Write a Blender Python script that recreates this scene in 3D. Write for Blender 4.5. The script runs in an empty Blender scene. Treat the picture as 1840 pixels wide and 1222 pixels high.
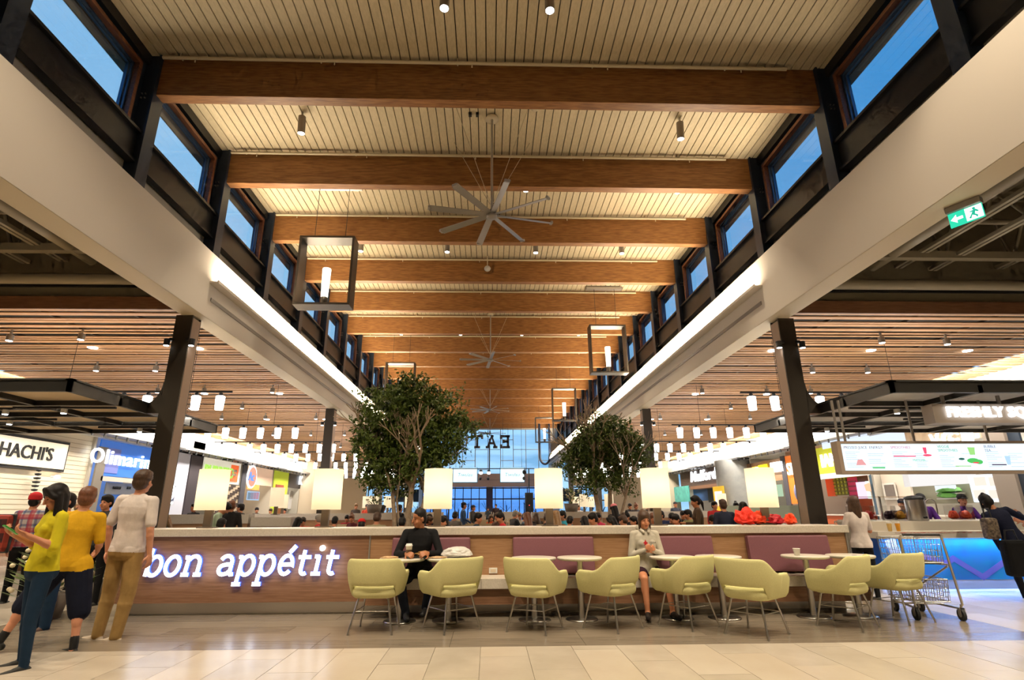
import bpy, bmesh, math, random
import numpy as np
from mathutils import Vector, Matrix, Euler
random.seed(7)
PI=math.pi
S=bpy.context.scene
COL=S.collection
R=math.radians
# ---------------------------------------------------------------- camera
CZ=1.32
F,PITCH,YAW,ROLL=989.6,.3008,.0305,-.005
_cy,_sy,_cp,_sp=math.cos(YAW),math.sin(YAW),math.cos(PITCH),math.sin(PITCH)
fwd=Vector((_sy*_cp,_cy*_cp,_sp)); rgt=Vector((_cy,-_sy,0)); upv=rgt.cross(fwd)
_cr,_sr=math.cos(ROLL),math.sin(ROLL)
r2=_cr*rgt+_sr*upv; u2=-_sr*rgt+_cr*upv
cd=bpy.data.cameras.new('camera'); cam=bpy.data.objects.new('camera',cd); COL.objects.link(cam)
cam.matrix_world=Matrix(((r2.x,u2.x,-fwd.x,0),(r2.y,u2.y,-fwd.y,0),(r2.z,u2.z,-fwd.z,CZ),(0,0,0,1)))
cd.sensor_fit='HORIZONTAL'; cd.sensor_width=36; cd.lens=F*36/1840; cd.shift_x=10.9/1840; cd.clip_end=300; cd.clip_start=.05
S.camera=cam
def at(u,v,**k):
    """point of a pixel's line of sight on a world plane x=, y= or z="""
    d=r2*((u-909.1)/F)-u2*((v-611)/F)+fwd; o=Vector((0,0,CZ)); a,val=list(k.items())[0]; i='xyz'.index(a)
    return o+d*((val-o[i])/d[i])
# ---------------------------------------------------------------- world (dusk sky, paler where the sun went down)
S.view_settings.view_transform='Standard'; S.view_settings.look='None'; S.view_settings.gamma=1
S.view_settings.use_curve_mapping=False; S.view_settings.exposure=0.45
S.cycles.use_light_tree=True; S.cycles.adaptive_threshold=.05; S.cycles.adaptive_min_samples=12; S.cycles.max_bounces=4; S.cycles.diffuse_bounces=2; S.cycles.glossy_bounces=2
S.cycles.transparent_max_bounces=12; S.cycles.sample_clamp_indirect=4; S.cycles.caustics_reflective=False; S.cycles.caustics_refractive=False
W=bpy.data.worlds.new('world'); S.world=W; W.use_nodes=True
nt=W.node_tree; N=nt.nodes; L=nt.links; N.clear()
tc=N.new('ShaderNodeTexCoord'); dp=N.new('ShaderNodeVectorMath'); dp.operation='DOT_PRODUCT'; dp.inputs[1].default_value=(-.457,.884,.1)
L.new(tc.outputs['Generated'],dp.inputs[0])
cr=N.new('ShaderNodeValToRGB'); e=cr.color_ramp.elements
e[0].position=.3; e[0].color=(.05,.31,.71,1); e[1].position=1; e[1].color=(.33,.65,.95,1)
L.new(dp.outputs['Value'],cr.inputs[0])
mp=N.new('ShaderNodeMapping'); mp.inputs['Scale'].default_value=(2.2,2.2,16); L.new(tc.outputs['Generated'],mp.inputs[0])
nz=N.new('ShaderNodeTexNoise'); nz.inputs['Scale'].default_value=2.4; nz.inputs['Detail'].default_value=4; L.new(mp.outputs[0],nz.inputs[0])
nr=N.new('ShaderNodeValToRGB'); nr.color_ramp.elements[0].position=.42; nr.color_ramp.elements[1].position=.58; L.new(nz.outputs[0],nr.inputs[0])
sz=N.new('ShaderNodeSeparateXYZ'); L.new(tc.outputs['Generated'],sz.inputs[0])
lo=N.new('ShaderNodeMapRange'); lo.inputs[1].default_value=.30; lo.inputs[2].default_value=.12; lo.inputs[3].default_value=0; lo.inputs[4].default_value=.75; L.new(sz.outputs[2],lo.inputs[0])
ml=N.new('ShaderNodeMath'); ml.operation='MULTIPLY'; L.new(nr.outputs[0],ml.inputs[0]); L.new(lo.outputs[0],ml.inputs[1])
mx=N.new('ShaderNodeMix'); mx.data_type='RGBA'; hz=N.new('ShaderNodeMapRange'); hz.inputs[1].default_value=.30; hz.inputs[2].default_value=.05; hz.inputs[3].default_value=0; hz.inputs[4].default_value=.7; L.new(sz.outputs[2],hz.inputs[0])
mh=N.new('ShaderNodeMix'); mh.data_type='RGBA'; L.new(hz.outputs[0],mh.inputs[0]); L.new(cr.outputs[0],mh.inputs[6]); mh.inputs[7].default_value=(.38,.60,.82,1)
L.new(ml.outputs[0],mx.inputs[0]); L.new(mh.outputs[2],mx.inputs[6]); mx.inputs[7].default_value=(.13,.33,.56,1)
bg=N.new('ShaderNodeBackground'); bg.inputs[1].default_value=1.0; L.new(mx.outputs[2],bg.inputs[0])
ow=N.new('ShaderNodeOutputWorld'); L.new(bg.outputs[0],ow.inputs[0])
# ---------------------------------------------------------------- lamps that light the place (the hall's fixtures, plus unseen fill spots added for brightness)
def area(name,loc,sx,sy,power,col,rot=(0,0,0),spread=180):
    d=bpy.data.lights.new(name,'AREA'); d.shape='RECTANGLE'; d.size=sx; d.size_y=sy; d.energy=power; d.color=col; d.spread=R(spread)
    o=bpy.data.objects.new(name,d); COL.objects.link(o); o.location=loc; o.rotation_euler=rot; return o
def spot(name,loc,power,col,angle=90,rad=.05,rot=(0,0,0),blend=.6):
    d=bpy.data.lights.new(name,'SPOT'); d.energy=power; d.color=col; d.spot_size=R(angle); d.spot_blend=blend; d.shadow_soft_size=rad
    o=bpy.data.objects.new(name,d); COL.objects.link(o); o.location=loc; o.rotation_euler=rot; return o
def point(name,loc,power,col,rad=.06):
    d=bpy.data.lights.new(name,'POINT'); d.energy=power; d.color=col; d.shadow_soft_size=rad
    o=bpy.data.objects.new(name,d); COL.objects.link(o); o.location=loc; return o
WARM=(1,.76,.46); WARM2=(1,.84,.62); WHITE=(1,.93,.83)
BY=[9.29+3.097*k for k in range(-4,16)]           # the timber beams' front faces
P_COVE,P_SPOT,P_ROW,P_BULK,P_DOWN=3900,190,30,620,50
for s in (-1,1):
    for k in range(4):                             # LED cove on the ledge of each fascia
        area('cove_light',(s*5.87,11.3+5.5+11*k,6.13),.12,10.9,P_COVE/4*(.8 if k==0 else 1),WARM2,(0,R(s*16),0)).rotation_euler=(PI,R(s*30),0)
    for k in range(3):                             # cove over the shop fronts
        area('shop_cove_light',(s*14.2,17+12*k,5.12),.3,11,P_BULK,WHITE,(0,R(-s*58),0))
NAVE=[(-.82,7.5),(1.03,7.5),(-4.4,10.8),(4.5,10.8),(-.87,13.2),(.97,13.2),(5.18,13.2),(-4.37,17),(-1.46,17),(1.55,17),(4.5,17),(-4.4,-2),(-1.4,-2),(1.6,-2),(4.5,-2),(-4.4,2.5),(-1.4,2.5),(1.6,2.5),(4.5,2.5),(-3,4.9),(0,4.9),(3,4.9),(5.6,4.9)]  # rows overhead and behind the camera: unseen fill, added for frontal light
for y in (20,23.2,26.3,29.4,32.5,35.6,38.7,41.8,44.9,48): NAVE+=[(-4.4,y),(-1.46,y),(1.6,y),(4.45,y)]
for i,(x,y) in enumerate(NAVE): spot('ceiling_spot_lamp',(x,y,9.3),P_SPOT*(1.2 if y<0 else 4.2 if y<4 else 2.4 if y<5 else 1.8 if y<12 else .8),WARM2,64,rot=(R(36) if 0<y<4 else 0,0,0))
ROWS=[12.7,17.85,22.35,26.2,31.0,35.5,40.0]
for s in (-1,1):
    for y in ROWS: area('row_lamp',(s*8.6,y,3.38),5.2,.12,P_ROW*2.4,WHITE)
    for y in ROWS: area('row_uplamp',(s*8.6,y,3.78),5.2,.12,P_ROW*1.7,WHITE,(PI,0,0))
    for y in (12.0,15.0,18.0,21.0,24.0,28.0,32,36,40):
        for x in (9.3,11.0,13.2): spot('downlight_lamp',(s*x,y,4.95),P_DOWN,WHITE,110)
    for y in (-2,2,5.5,8.5):
        spot('aisle_fill_lamp',(s*9,y,5.9),420,WARM2,130)  # unseen spots without a fixture, added to brighten the aisle and open roof
# ---------------------------------------------------------------- materials
def mat(name,c,rough=.5,metal=0,emi=0,ec=None,noise=0,ns=8,stretch=(1,1,1),c2=None,bump=0,bs=60,spec=.5,coat=0,alpha=1):
    m=bpy.data.materials.new(name); m.use_nodes=True; nt=m.node_tree; b=nt.nodes['Principled BSDF']
    b.inputs['Base Color'].default_value=(*c,1); b.inputs['Roughness'].default_value=rough; b.inputs['Metallic'].default_value=metal
    b.inputs['Specular IOR Level'].default_value=spec; b.inputs['Coat Weight'].default_value=coat
    if emi: b.inputs['Emission Color'].default_value=(*(ec or c),1); b.inputs['Emission Strength'].default_value=emi
    if alpha<1: b.inputs['Alpha'].default_value=alpha
    if noise or c2 or bump:
        t=nt.nodes.new('ShaderNodeTexCoord'); mp=nt.nodes.new('ShaderNodeMapping'); mp.inputs['Scale'].default_value=stretch
        g=nt.nodes.new('ShaderNodeNewGeometry'); nt.links.new(g.outputs['Position'],mp.inputs[0])
    if noise or c2:
        n=nt.nodes.new('ShaderNodeTexNoise'); n.inputs['Scale'].default_value=ns; n.inputs['Detail'].default_value=5
        nt.links.new(mp.outputs[0],n.inputs[0])
        r=nt.nodes.new('ShaderNodeValToRGB'); r.color_ramp.elements[0].position=.35; r.color_ramp.elements[1].position=.65
        k=noise or .2
        c2=c2 or tuple(max(0,x*(1-k)) for x in c)
        r.color_ramp.elements[0].color=(*c2,1); r.color_ramp.elements[1].color=(*c,1)
        nt.links.new(n.outputs[0],r.inputs[0]); nt.links.new(r.outputs[0],b.inputs['Base Color'])
    if bump:
        n2=nt.nodes.new('ShaderNodeTexNoise'); n2.inputs['Scale'].default_value=bs; n2.inputs['Detail'].default_value=3; nt.links.new(mp.outputs[0],n2.inputs[0])
        bm=nt.nodes.new('ShaderNodeBump'); bm.inputs['Strength'].default_value=bump; bm.inputs['Distance'].default_value=.02
        nt.links.new(n2.outputs[0],bm.inputs['Height']); nt.links.new(bm.outputs[0],b.inputs['Normal'])
    return m
def emis(name,c,k):
    m=bpy.data.materials.new(name); m.use_nodes=True; nt=m.node_tree; nt.nodes.clear()
    e=nt.nodes.new('ShaderNodeEmission'); e.inputs[0].default_value=(*c,1); e.inputs[1].default_value=k
    o=nt.nodes.new('ShaderNodeOutputMaterial'); nt.links.new(e.outputs[0],o.inputs[0]); return m
def glass(name,tint=(1,1,1),refl=.5):
    m=bpy.data.materials.new(name); m.use_nodes=True; nt=m.node_tree; nt.nodes.clear()
    t=nt.nodes.new('ShaderNodeBsdfTransparent'); t.inputs[0].default_value=(*tint,1)
    g=nt.nodes.new('ShaderNodeBsdfGlossy'); g.inputs[1].default_value=.03
    f=nt.nodes.new('ShaderNodeFresnel'); f.inputs[0].default_value=1.4
    k=nt.nodes.new('ShaderNodeMath'); k.operation='MULTIPLY'; k.inputs[1].default_value=refl; nt.links.new(f.outputs[0],k.inputs[0])
    x=nt.nodes.new('ShaderNodeMixShader'); nt.links.new(k.outputs[0],x.inputs[0]); nt.links.new(t.outputs[0],x.inputs[1]); nt.links.new(g.outputs[0],x.inputs[2])
    o=nt.nodes.new('ShaderNodeOutputMaterial'); nt.links.new(x.outputs[0],o.inputs[0]); return m
def srgb(r,g,b): return tuple(((x/255)/12.92 if x/255<=.04045 else ((x/255+.055)/1.055)**2.4) for x in (r,g,b))
M={}
M['beam']=mat('beam_wood',(.34,.150,.042),.5,c2=(.20,.078,.019),ns=9,stretch=(.35,3,3))
M['plank']=mat('ceiling_board',(.66,.55,.36),.6,c2=(.58,.48,.30),ns=30,stretch=(1,.3,1))
M['dark']=mat('dark_gap',(.012,.011,.01),.8)
M['steel']=mat('black_steel',(.022,.022,.023),.42,metal=.2)
M['post_steel']=mat('sky_tinted_steel',(.030,.045,.075),.4,metal=.2)  # blue light of the sky put into the steel's colour
M['bronze']=mat('bronze_steel',(.055,.045,.034),.38,metal=.4)
M['canopy_steel']=mat('canopy_steel',(.05,.047,.042),.45,metal=.3)
M['white_paint']=mat('cream_paint',(.78,.70,.60),.65)
M['soffit']=mat('soffit_paint',(.62,.52,.36),.65)
M['grey_paint']=mat('grey_paint',(.42,.38,.31),.7)
M['pipe']=mat('pipe_paint',(.66,.56,.38),.5)
M['frame_blue']=mat('window_frame_metal',(.10,.16,.26),.35,metal=.5)
M['frame_wood']=mat('window_reveal_wood',(.20,.075,.03),.5,c2=(.13,.045,.02),ns=9,stretch=(3,.4,3))
M['glass']=glass('window_glass',(.97,.98,1),.4)
M['chrome']=mat('brushed_steel',(.55,.53,.5),.28,metal=1)
M['alu']=mat('satin_aluminium',(.42,.40,.37),.4,metal=.8)
M['fixture']=mat('fixture_metal',(.28,.25,.22),.5,metal=.5)
M['tile']=mat('light_stone_tile',(.56,.49,.40),.25,c2=(.47,.41,.33),ns=1.7,stretch=(1,.8,1),bump=.03,bs=30)
M['tile_b']=mat('light_stone_tile_b',(.54,.46,.36),.27,c2=(.60,.53,.44),ns=1.3,stretch=(1,.6,1),bump=.03,bs=30)
M['tile_d']=mat('dark_stone_tile',(.27,.22,.165),.20,c2=(.20,.165,.125),ns=5,stretch=(.35,5,1),bump=.03,bs=40)
M['tile_e']=mat('dark_stone_tile_b',(.245,.20,.148),.22,c2=(.30,.245,.185),ns=6,stretch=(.3,6,1),bump=.03,bs=40)
M['grout']=mat('grout',(.22,.18,.13),.7)
M['slat']=mat('slat_wood',(.60,.34,.16),.5,c2=(.48,.25,.11),ns=14,stretch=(.3,4,4))
M['board']=mat('fascia_board_wood',(.22,.10,.05),.5,c2=(.17,.07,.03),ns=8,stretch=(.4,4,4))
M['deck']=mat('metal_roof_deck',(.20,.165,.105),.7)
M['joist']=mat('joist_paint',(.26,.22,.155),.6)
M['wall_wood']=mat('walnut_panel',(.30,.155,.085),.42,c2=(.22,.105,.052),ns=7,stretch=(.5,4,9))
M['wall_wood2']=mat('walnut_panel_light',(.42,.235,.12),.45,c2=(.33,.17,.08),ns=7,stretch=(.6,4,9))
M['stone']=mat('beige_stone',(.66,.59,.50),.35,c2=(.56,.50,.41),ns=60,stretch=(1,1,1))
M['purple']=mat('plum_vinyl',(.22,.080,.10),.55,c2=(.19,.068,.085),ns=160,bump=.1,bs=300)
M['chair_fabric']=mat('lime_fabric',(.78,.735,.36),.85,c2=(.66,.62,.29),ns=220,bump=.35,bs=260,spec=.2)
M['table_white']=mat('white_laminate',(.72,.66,.56),.3)
M['letter']=emis('lit_letter',(.93,.96,1),3.2)
M['letter_side']=emis('letter_side_glow',(.05,.12,.9),2.2)
M['cup']=emis('lit_cup',(1,.96,.92),9)
M['bulb']=emis('lit_lens',(.9,.94,1),16)
M['candle']=emis('lit_tube',(1,.93,.78),2.2)
M['shade']=mat('lamp_shade',(.45,.40,.32),.8,emi=.62,ec=(1,.79,.50))
M['shade2']=M['shade']
M['shade']=mat('translucent_shade',(.85,.72,.5),.8,emi=.25,ec=(1,.80,.55))
_m=M['shade'].node_tree; _t=_m.nodes.new('ShaderNodeBsdfTranslucent'); _t.inputs[0].default_value=(.92,.84,.70,1); _x=_m.nodes.new('ShaderNodeMixShader'); _x.inputs[0].default_value=.5
_o=[n for n in _m.nodes if n.type=='OUTPUT_MATERIAL'][0]; _m.links.new(_m.nodes['Principled BSDF'].outputs[0],_x.inputs[1]); _m.links.new(_t.outputs[0],_x.inputs[2]); _m.links.new(_x.outputs[0],_o.inputs[0])
M['shade_core']=emis('shade_core',(1,.85,.55),3)
M['post']=mat('lamp_post',(.15,.115,.085),.5)
M['leaf']=mat('leaf',(.14,.20,.028),.42,c2=(.06,.105,.013),ns=5)
M['bark']=mat('bark',(.50,.38,.26),.8,c2=(.36,.26,.17),ns=20)
M['black']=mat('black_plastic',(.015,.015,.016),.4)
M['rubber']=mat('rubber',(.02,.02,.022),.7)
M['white']=mat('white_plastic',(.72,.70,.66),.4)
M['cream_wall']=mat('cream_wall',(.66,.54,.38),.7)
M['brick_tile']=mat('cream_brick',(.70,.62,.46),.35)
def flat(name,r,g,b,rough=.6,**k): return mat(name,srgb(r,g,b),rough,**k)
# ---------------------------------------------------------------- mesh builder
class MB:
    def __init__(s): s.v=[]; s.f=[]; s.m=[]; s.sm=[]
    def add(s,vs,fs,mi=0,smooth=False):
        n=len(s.v); s.v+= [tuple(v) for v in vs]; s.f+=[tuple(n+i for i in f) for f in fs]; s.m+=[mi]*len(fs); s.sm+=[smooth]*len(fs); return s
    def box(s,x0,x1,y0,y1,z0,z1,mi=0):
        return s.add([(x0,y0,z0),(x1,y0,z0),(x1,y1,z0),(x0,y1,z0),(x0,y0,z1),(x1,y0,z1),(x1,y1,z1),(x0,y1,z1)],
          [(0,3,2,1),(4,5,6,7),(0,1,5,4),(1,2,6,5),(2,3,7,6),(3,0,4,7)],mi)
    def bbox(s,x0,x1,y0,y1,z0,z1,b=.01,mi=0):
        """box with chamfered edges"""
        bm=bmesh.new(); bmesh.ops.create_cube(bm,size=1)
        for v in bm.verts: v.co=Vector(((x0+x1)/2+v.co.x*(x1-x0),(y0+y1)/2+v.co.y*(y1-y0),(z0+z1)/2+v.co.z*(z1-z0)))
        bmesh.ops.bevel(bm,geom=bm.edges[:],offset=b,segments=2,affect='EDGES',profile=.6)
        bm.verts.index_update(); s.add([v.co for v in bm.verts],[[v.index for v in f.verts] for f in bm.faces],mi); bm.free(); return s
    def tube(s,p,q,r,r1=None,n=10,mi=0,cap=True,smooth=True):
        p=Vector(p);q=Vector(q); r1=r if r1 is None else r1; d=(q-p).normalized()
        a=d.orthogonal().normalized(); b=d.cross(a)
        vs=[p+(a*math.cos(2*PI*i/n)+b*math.sin(2*PI*i/n))*r for i in range(n)]+[q+(a*math.cos(2*PI*i/n)+b*math.sin(2*PI*i/n))*r1 for i in range(n)]
        s.add(vs,[(i,(i+1)%n,n+(i+1)%n,n+i) for i in range(n)],mi,smooth)
        if cap: s.add(vs,[tuple(range(n))[::-1],tuple(range(n,2*n))],mi)
        return s
    def path(s,pts,r,n=8,mi=0):
        pts=[Vector(p) for p in pts]; rings=[]; prev=None
        for i,p in enumerate(pts):
            d=(pts[min(i+1,len(pts)-1)]-pts[max(i-1,0)]).normalized()
            if prev is None: a=d.orthogonal().normalized()
            else: a=(prev-d*prev.dot(d)).normalized()
            prev=a; b=d.cross(a); rr=r[i] if isinstance(r,(list,tuple)) else r
            rings.append([p+(a*math.cos(2*PI*k/n)+b*math.sin(2*PI*k/n))*rr for k in range(n)])
        return s.loft(rings,mi)
    def loft(s,rings,mi=0,caps=True,closed=False,smooth=True):
        n=len(rings[0]); vs=[v for r in rings for v in r]; m=len(rings); fs=[]
        for j in range(m if closed else m-1):
            for i in range(n): fs.append((j*n+i,j*n+(i+1)%n,((j+1)%m)*n+(i+1)%n,((j+1)%m)*n+i))
        s.add(vs,fs,mi,smooth)
        if caps and not closed: s.add(vs,[tuple(range(n))[::-1],tuple(range((m-1)*n,m*n))],mi)
        return s
    def lathe(s,prof,c=(0,0,0),n=20,mi=0,smooth=True,ex=1,ey=1):
        rings=[[(c[0]+r*ex*math.cos(2*PI*i/n),c[1]+r*ey*math.sin(2*PI*i/n),c[2]+z) for i in range(n)] for r,z in prof]
        return s.loft(rings,mi,True,smooth=smooth)
    def ell(s,c,rx,ry,rz,mi=0,nu=12,nv=8):
        return s.lathe([(max(1e-4,math.sin(PI*j/nv)),0) for j in range(nv+1)],n=nu,mi=mi) if 0 else s.loft([[ (c[0]+rx*max(1e-3,math.sin(PI*j/nv))*math.cos(2*PI*i/nu), c[1]+ry*max(1e-3,math.sin(PI*j/nv))*math.sin(2*PI*i/nu), c[2]-rz*math.cos(PI*j/nv)) for i in range(nu)] for j in range(nv+1)],mi)
    def prism(s,pts,z0,z1,mi=0,axis='z'):
        def P(a,b,c): return (a,b,c) if axis=='z' else ((a,c,b) if axis=='y' else (c,a,b))
        n=len(pts); vs=[P(x,y,z0) for x,y in pts]+[P(x,y,z1) for x,y in pts]
        return s.add(vs,[tuple(range(n))[::-1],tuple(range(n,2*n))]+[(i,(i+1)%n,n+(i+1)%n,n+i) for i in range(n)],mi)
    def mesh(s,name,mats):
        me=bpy.data.meshes.new(name); me.from_pydata(s.v,[],s.f)
        for m in (mats if isinstance(mats,(list,tuple)) else [mats]): me.materials.append(m)
        me.polygons.foreach_set('material_index',s.m); me.polygons.foreach_set('use_smooth',s.sm); me.update(); return me
    def build(s,name,mats,parent=None,loc=None):
        return link(name,s.mesh(name,mats),parent,loc)
def link(name,me,parent=None,loc=None,rz=0):
    o=bpy.data.objects.new(name,me); COL.objects.link(o)
    if parent is not None: o.parent=parent
    if loc is not None: o.location=loc
    if rz: o.rotation_euler=(0,0,rz)
    return o
def tag(o,label,cat,group=None,kind=None):
    if label: o['label']=label
    if cat: o['category']=cat
    if group: o['group']=group
    if kind: o['kind']=kind
    return o
def thing(name,label,cat,loc=(0,0,0),rz=0,group=None,kind=None):
    return tag(link(name,None,None,loc,rz),label,cat,group,kind)
def struct(name,mb,m,parent=None,label=None,cat=None):
    o=mb.build(name,m,parent) if mb else link(name,None,parent)
    if parent is None: o['kind']='structure'
    if label: o['label']=label; o['category']=cat or name.split('_')[0]
    return o
KIDS={}
def copytree(o,loc=None,rz=None,label=None,parent=None,sc=None):
    c=o.copy(); COL.objects.link(c)
    if parent is not None: c.parent=parent
    if loc is not None: c.location=loc
    if rz is not None: c.rotation_euler=(0,0,rz)
    if sc: c.scale=(sc,sc,sc)
    if label: c['label']=label
    for ch in o.children: copytree(ch,parent=c)
    return c
ORD='first second third fourth fifth sixth seventh eighth ninth tenth eleventh twelfth thirteenth fourteenth fifteenth sixteenth seventeenth eighteenth nineteenth twentieth'.split()
def text_mesh(name,txt,size,m,depth=.01,offset=0,shear=0,mirror=False,align='CENTER',spacing=1.0,xs=1.0):
    """lettering in the local XZ plane facing -Y"""
    c=bpy.data.curves.new(name,'FONT'); c.body=txt; c.size=size; c.extrude=depth; c.offset=offset; c.shear=shear; c.align_x=align; c.align_y='CENTER'; c.space_character=spacing; c.resolution_u=3
    o=bpy.data.objects.new(name,c); COL.objects.link(o)
    dg=bpy.context.evaluated_depsgraph_get(); me=bpy.data.meshes.new_from_object(o.evaluated_get(dg)); bpy.data.objects.remove(o)
    me.transform(Matrix(((-xs if mirror else xs,0,0,0),(0,0,1,0),(0,1,0,0),(0,0,0,1))))
    if not mirror: me.flip_normals()
    me.materials.clear(); me.materials.append(m); me.name=name; return me
# ================================================================ STRUCTURE
# ---- floor: light stone tiles laid in depth, a darker strip of long tiles along the half wall
fl=MB().box(-30,30,-8,75,-.3,-.012).build('floor',M['grout']); fl['kind']='structure'
def tiles(x0,x1,y0,y1,w,l,mats,off=.5,along='y',gap=.004,base=0,budget=[150]):
    """running bond; the tiles nearest the camera are single objects, the rest one mesh"""
    rest=MB(); shared={}
    cols=int(math.ceil((x1-x0)/w)) if along=='y' else int(math.ceil((y1-y0)/w))
    for i in range(cols):
        a0=(x0 if along=='y' else y0)+i*w; a1=min(a0+w,x1 if along=='y' else y1)
        b=(y0 if along=='y' else x0)-((i*off)%1)*l; bend=y1 if along=='y' else x1; bst=y0 if along=='y' else x0
        while b<bend:
            b0=max(b,bst); b1=min(b+l,bend); b+=l
            if b1-b0<.02: continue
            X0,X1,Y0,Y1=(a0,a1,b0,b1) if along=='y' else (b0,b1,a0,a1)
            cx,cy=(X0+X1)/2,(Y0+Y1)/2; mi=random.randint(0,1); dz=random.uniform(-.0006,.0006)
            if budget[0]>0 and abs(cx)<5.2 and cy<8.6 and cy>4.3 :
                budget[0]-=1
                key=(round(X1-X0,3),round(Y1-Y0,3),mi)
                if key not in shared:
                    hx,hy=(X1-X0)/2-gap/2,(Y1-Y0)/2-gap/2
                    shared[key]=MB().prism([(-hx,-hy),(hx,-hy),(hx,hy),(-hx,hy)],-.012,0).mesh('floor_tile',mats[mi])
                link('floor_tile',shared[key],fl,(cx,cy,dz))
            else: rest.box(X0+gap/2,X1-gap/2,Y0+gap/2,Y1-gap/2,-.012,dz,mi)
    if rest.f: o=rest.build('floor_tiles',mats,fl); o['kind']='stuff'
LT=[M['tile'],M['tile_b']]; DT=[M['tile_d'],M['tile_e']]
tiles(-24,24,-7,6.28,.46,1.15,LT,.4,budget=[140])
tiles(-6,6,6.28,6.66,.38,1.4,DT,.37,'x',budget=[20])
tiles(6,24,6.28,6.66,.38,1.4,DT,.37,'x'); tiles(-24,-6,6.28,6.66,.38,1.4,DT,.37,'x')
tiles(-6,6,6.66,9.0,.39,1.4,DT,.37,'x',budget=[80])
tiles(6,24,6.66,16,.46,1.15,LT,.4); tiles(-24,-6,6.66,16,.46,1.15,LT,.4)
tiles(-6,6,9.0,16,.6,1.2,DT,.37,'x'); tiles(-24,24,16,57,1.2,1.2,DT,.5,'x')
# ---- nave ceiling: painted boards running the length of the hall
ce=MB().box(-7.2,7.2,-6,57,10.31,10.6).build('ceiling',M['dark']); ce['kind']='structure'
bmesh_board=MB().bbox(-.0885,.0885,-31.5,31.5,-.03,.03,.006).mesh('board',M['plank'])
for i in range(73): link('board',bmesh_board,ce,(-7.06+.196*i,25.5,10.275))
# ---- laminated beams with a sprinkler pipe on the camera side of each
XL,XR=-6.79,6.93
beam_me=MB().bbox(XL,XR,0,.24,9.32,10.24,.008).mesh('laminated_beam',M['beam'])
rod=MB()
pm=MB(); pm.tube((XL+.15,-.09,10.12),(XR-.75,-.09,10.12),.035,n=8)
for i in range(5): x=XL+.5+i*2.8; pm.box(x-.012,x+.012,-.10,.0,10.13,10.24); pm.tube((x+.3,-.09,10.12),(x+.3,-.09,10.02),.014,n=6)
pipe_me=pm.mesh('sprinkler_pipe',M['pipe'])
vis=0
for k,y in enumerate(BY):
    if y<3: lab='laminated timber beam overhead, behind the first one in the photo'
    n=k-4
    if n<-1: continue
    lab=('laminated timber beam above the camera, out of the top of the picture' if n<0 else f'{ORD[n]} laminated timber beam from the front, spanning the boarded ceiling')
    b=tag(link('laminated_beam',beam_me,None,(0,y,0)),lab,'beam','laminated beams across the hall')
    tag(link('sprinkler_pipe',pipe_me,None,(0,y-.045,0)),('cream sprinkler pipe above the camera' if n<0 else f'cream sprinkler pipe fixed along the top of the {ORD[n]} timber beam'),'pipe','sprinkler pipes on the beams')
    S.objects[-1] if 0 else None
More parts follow.
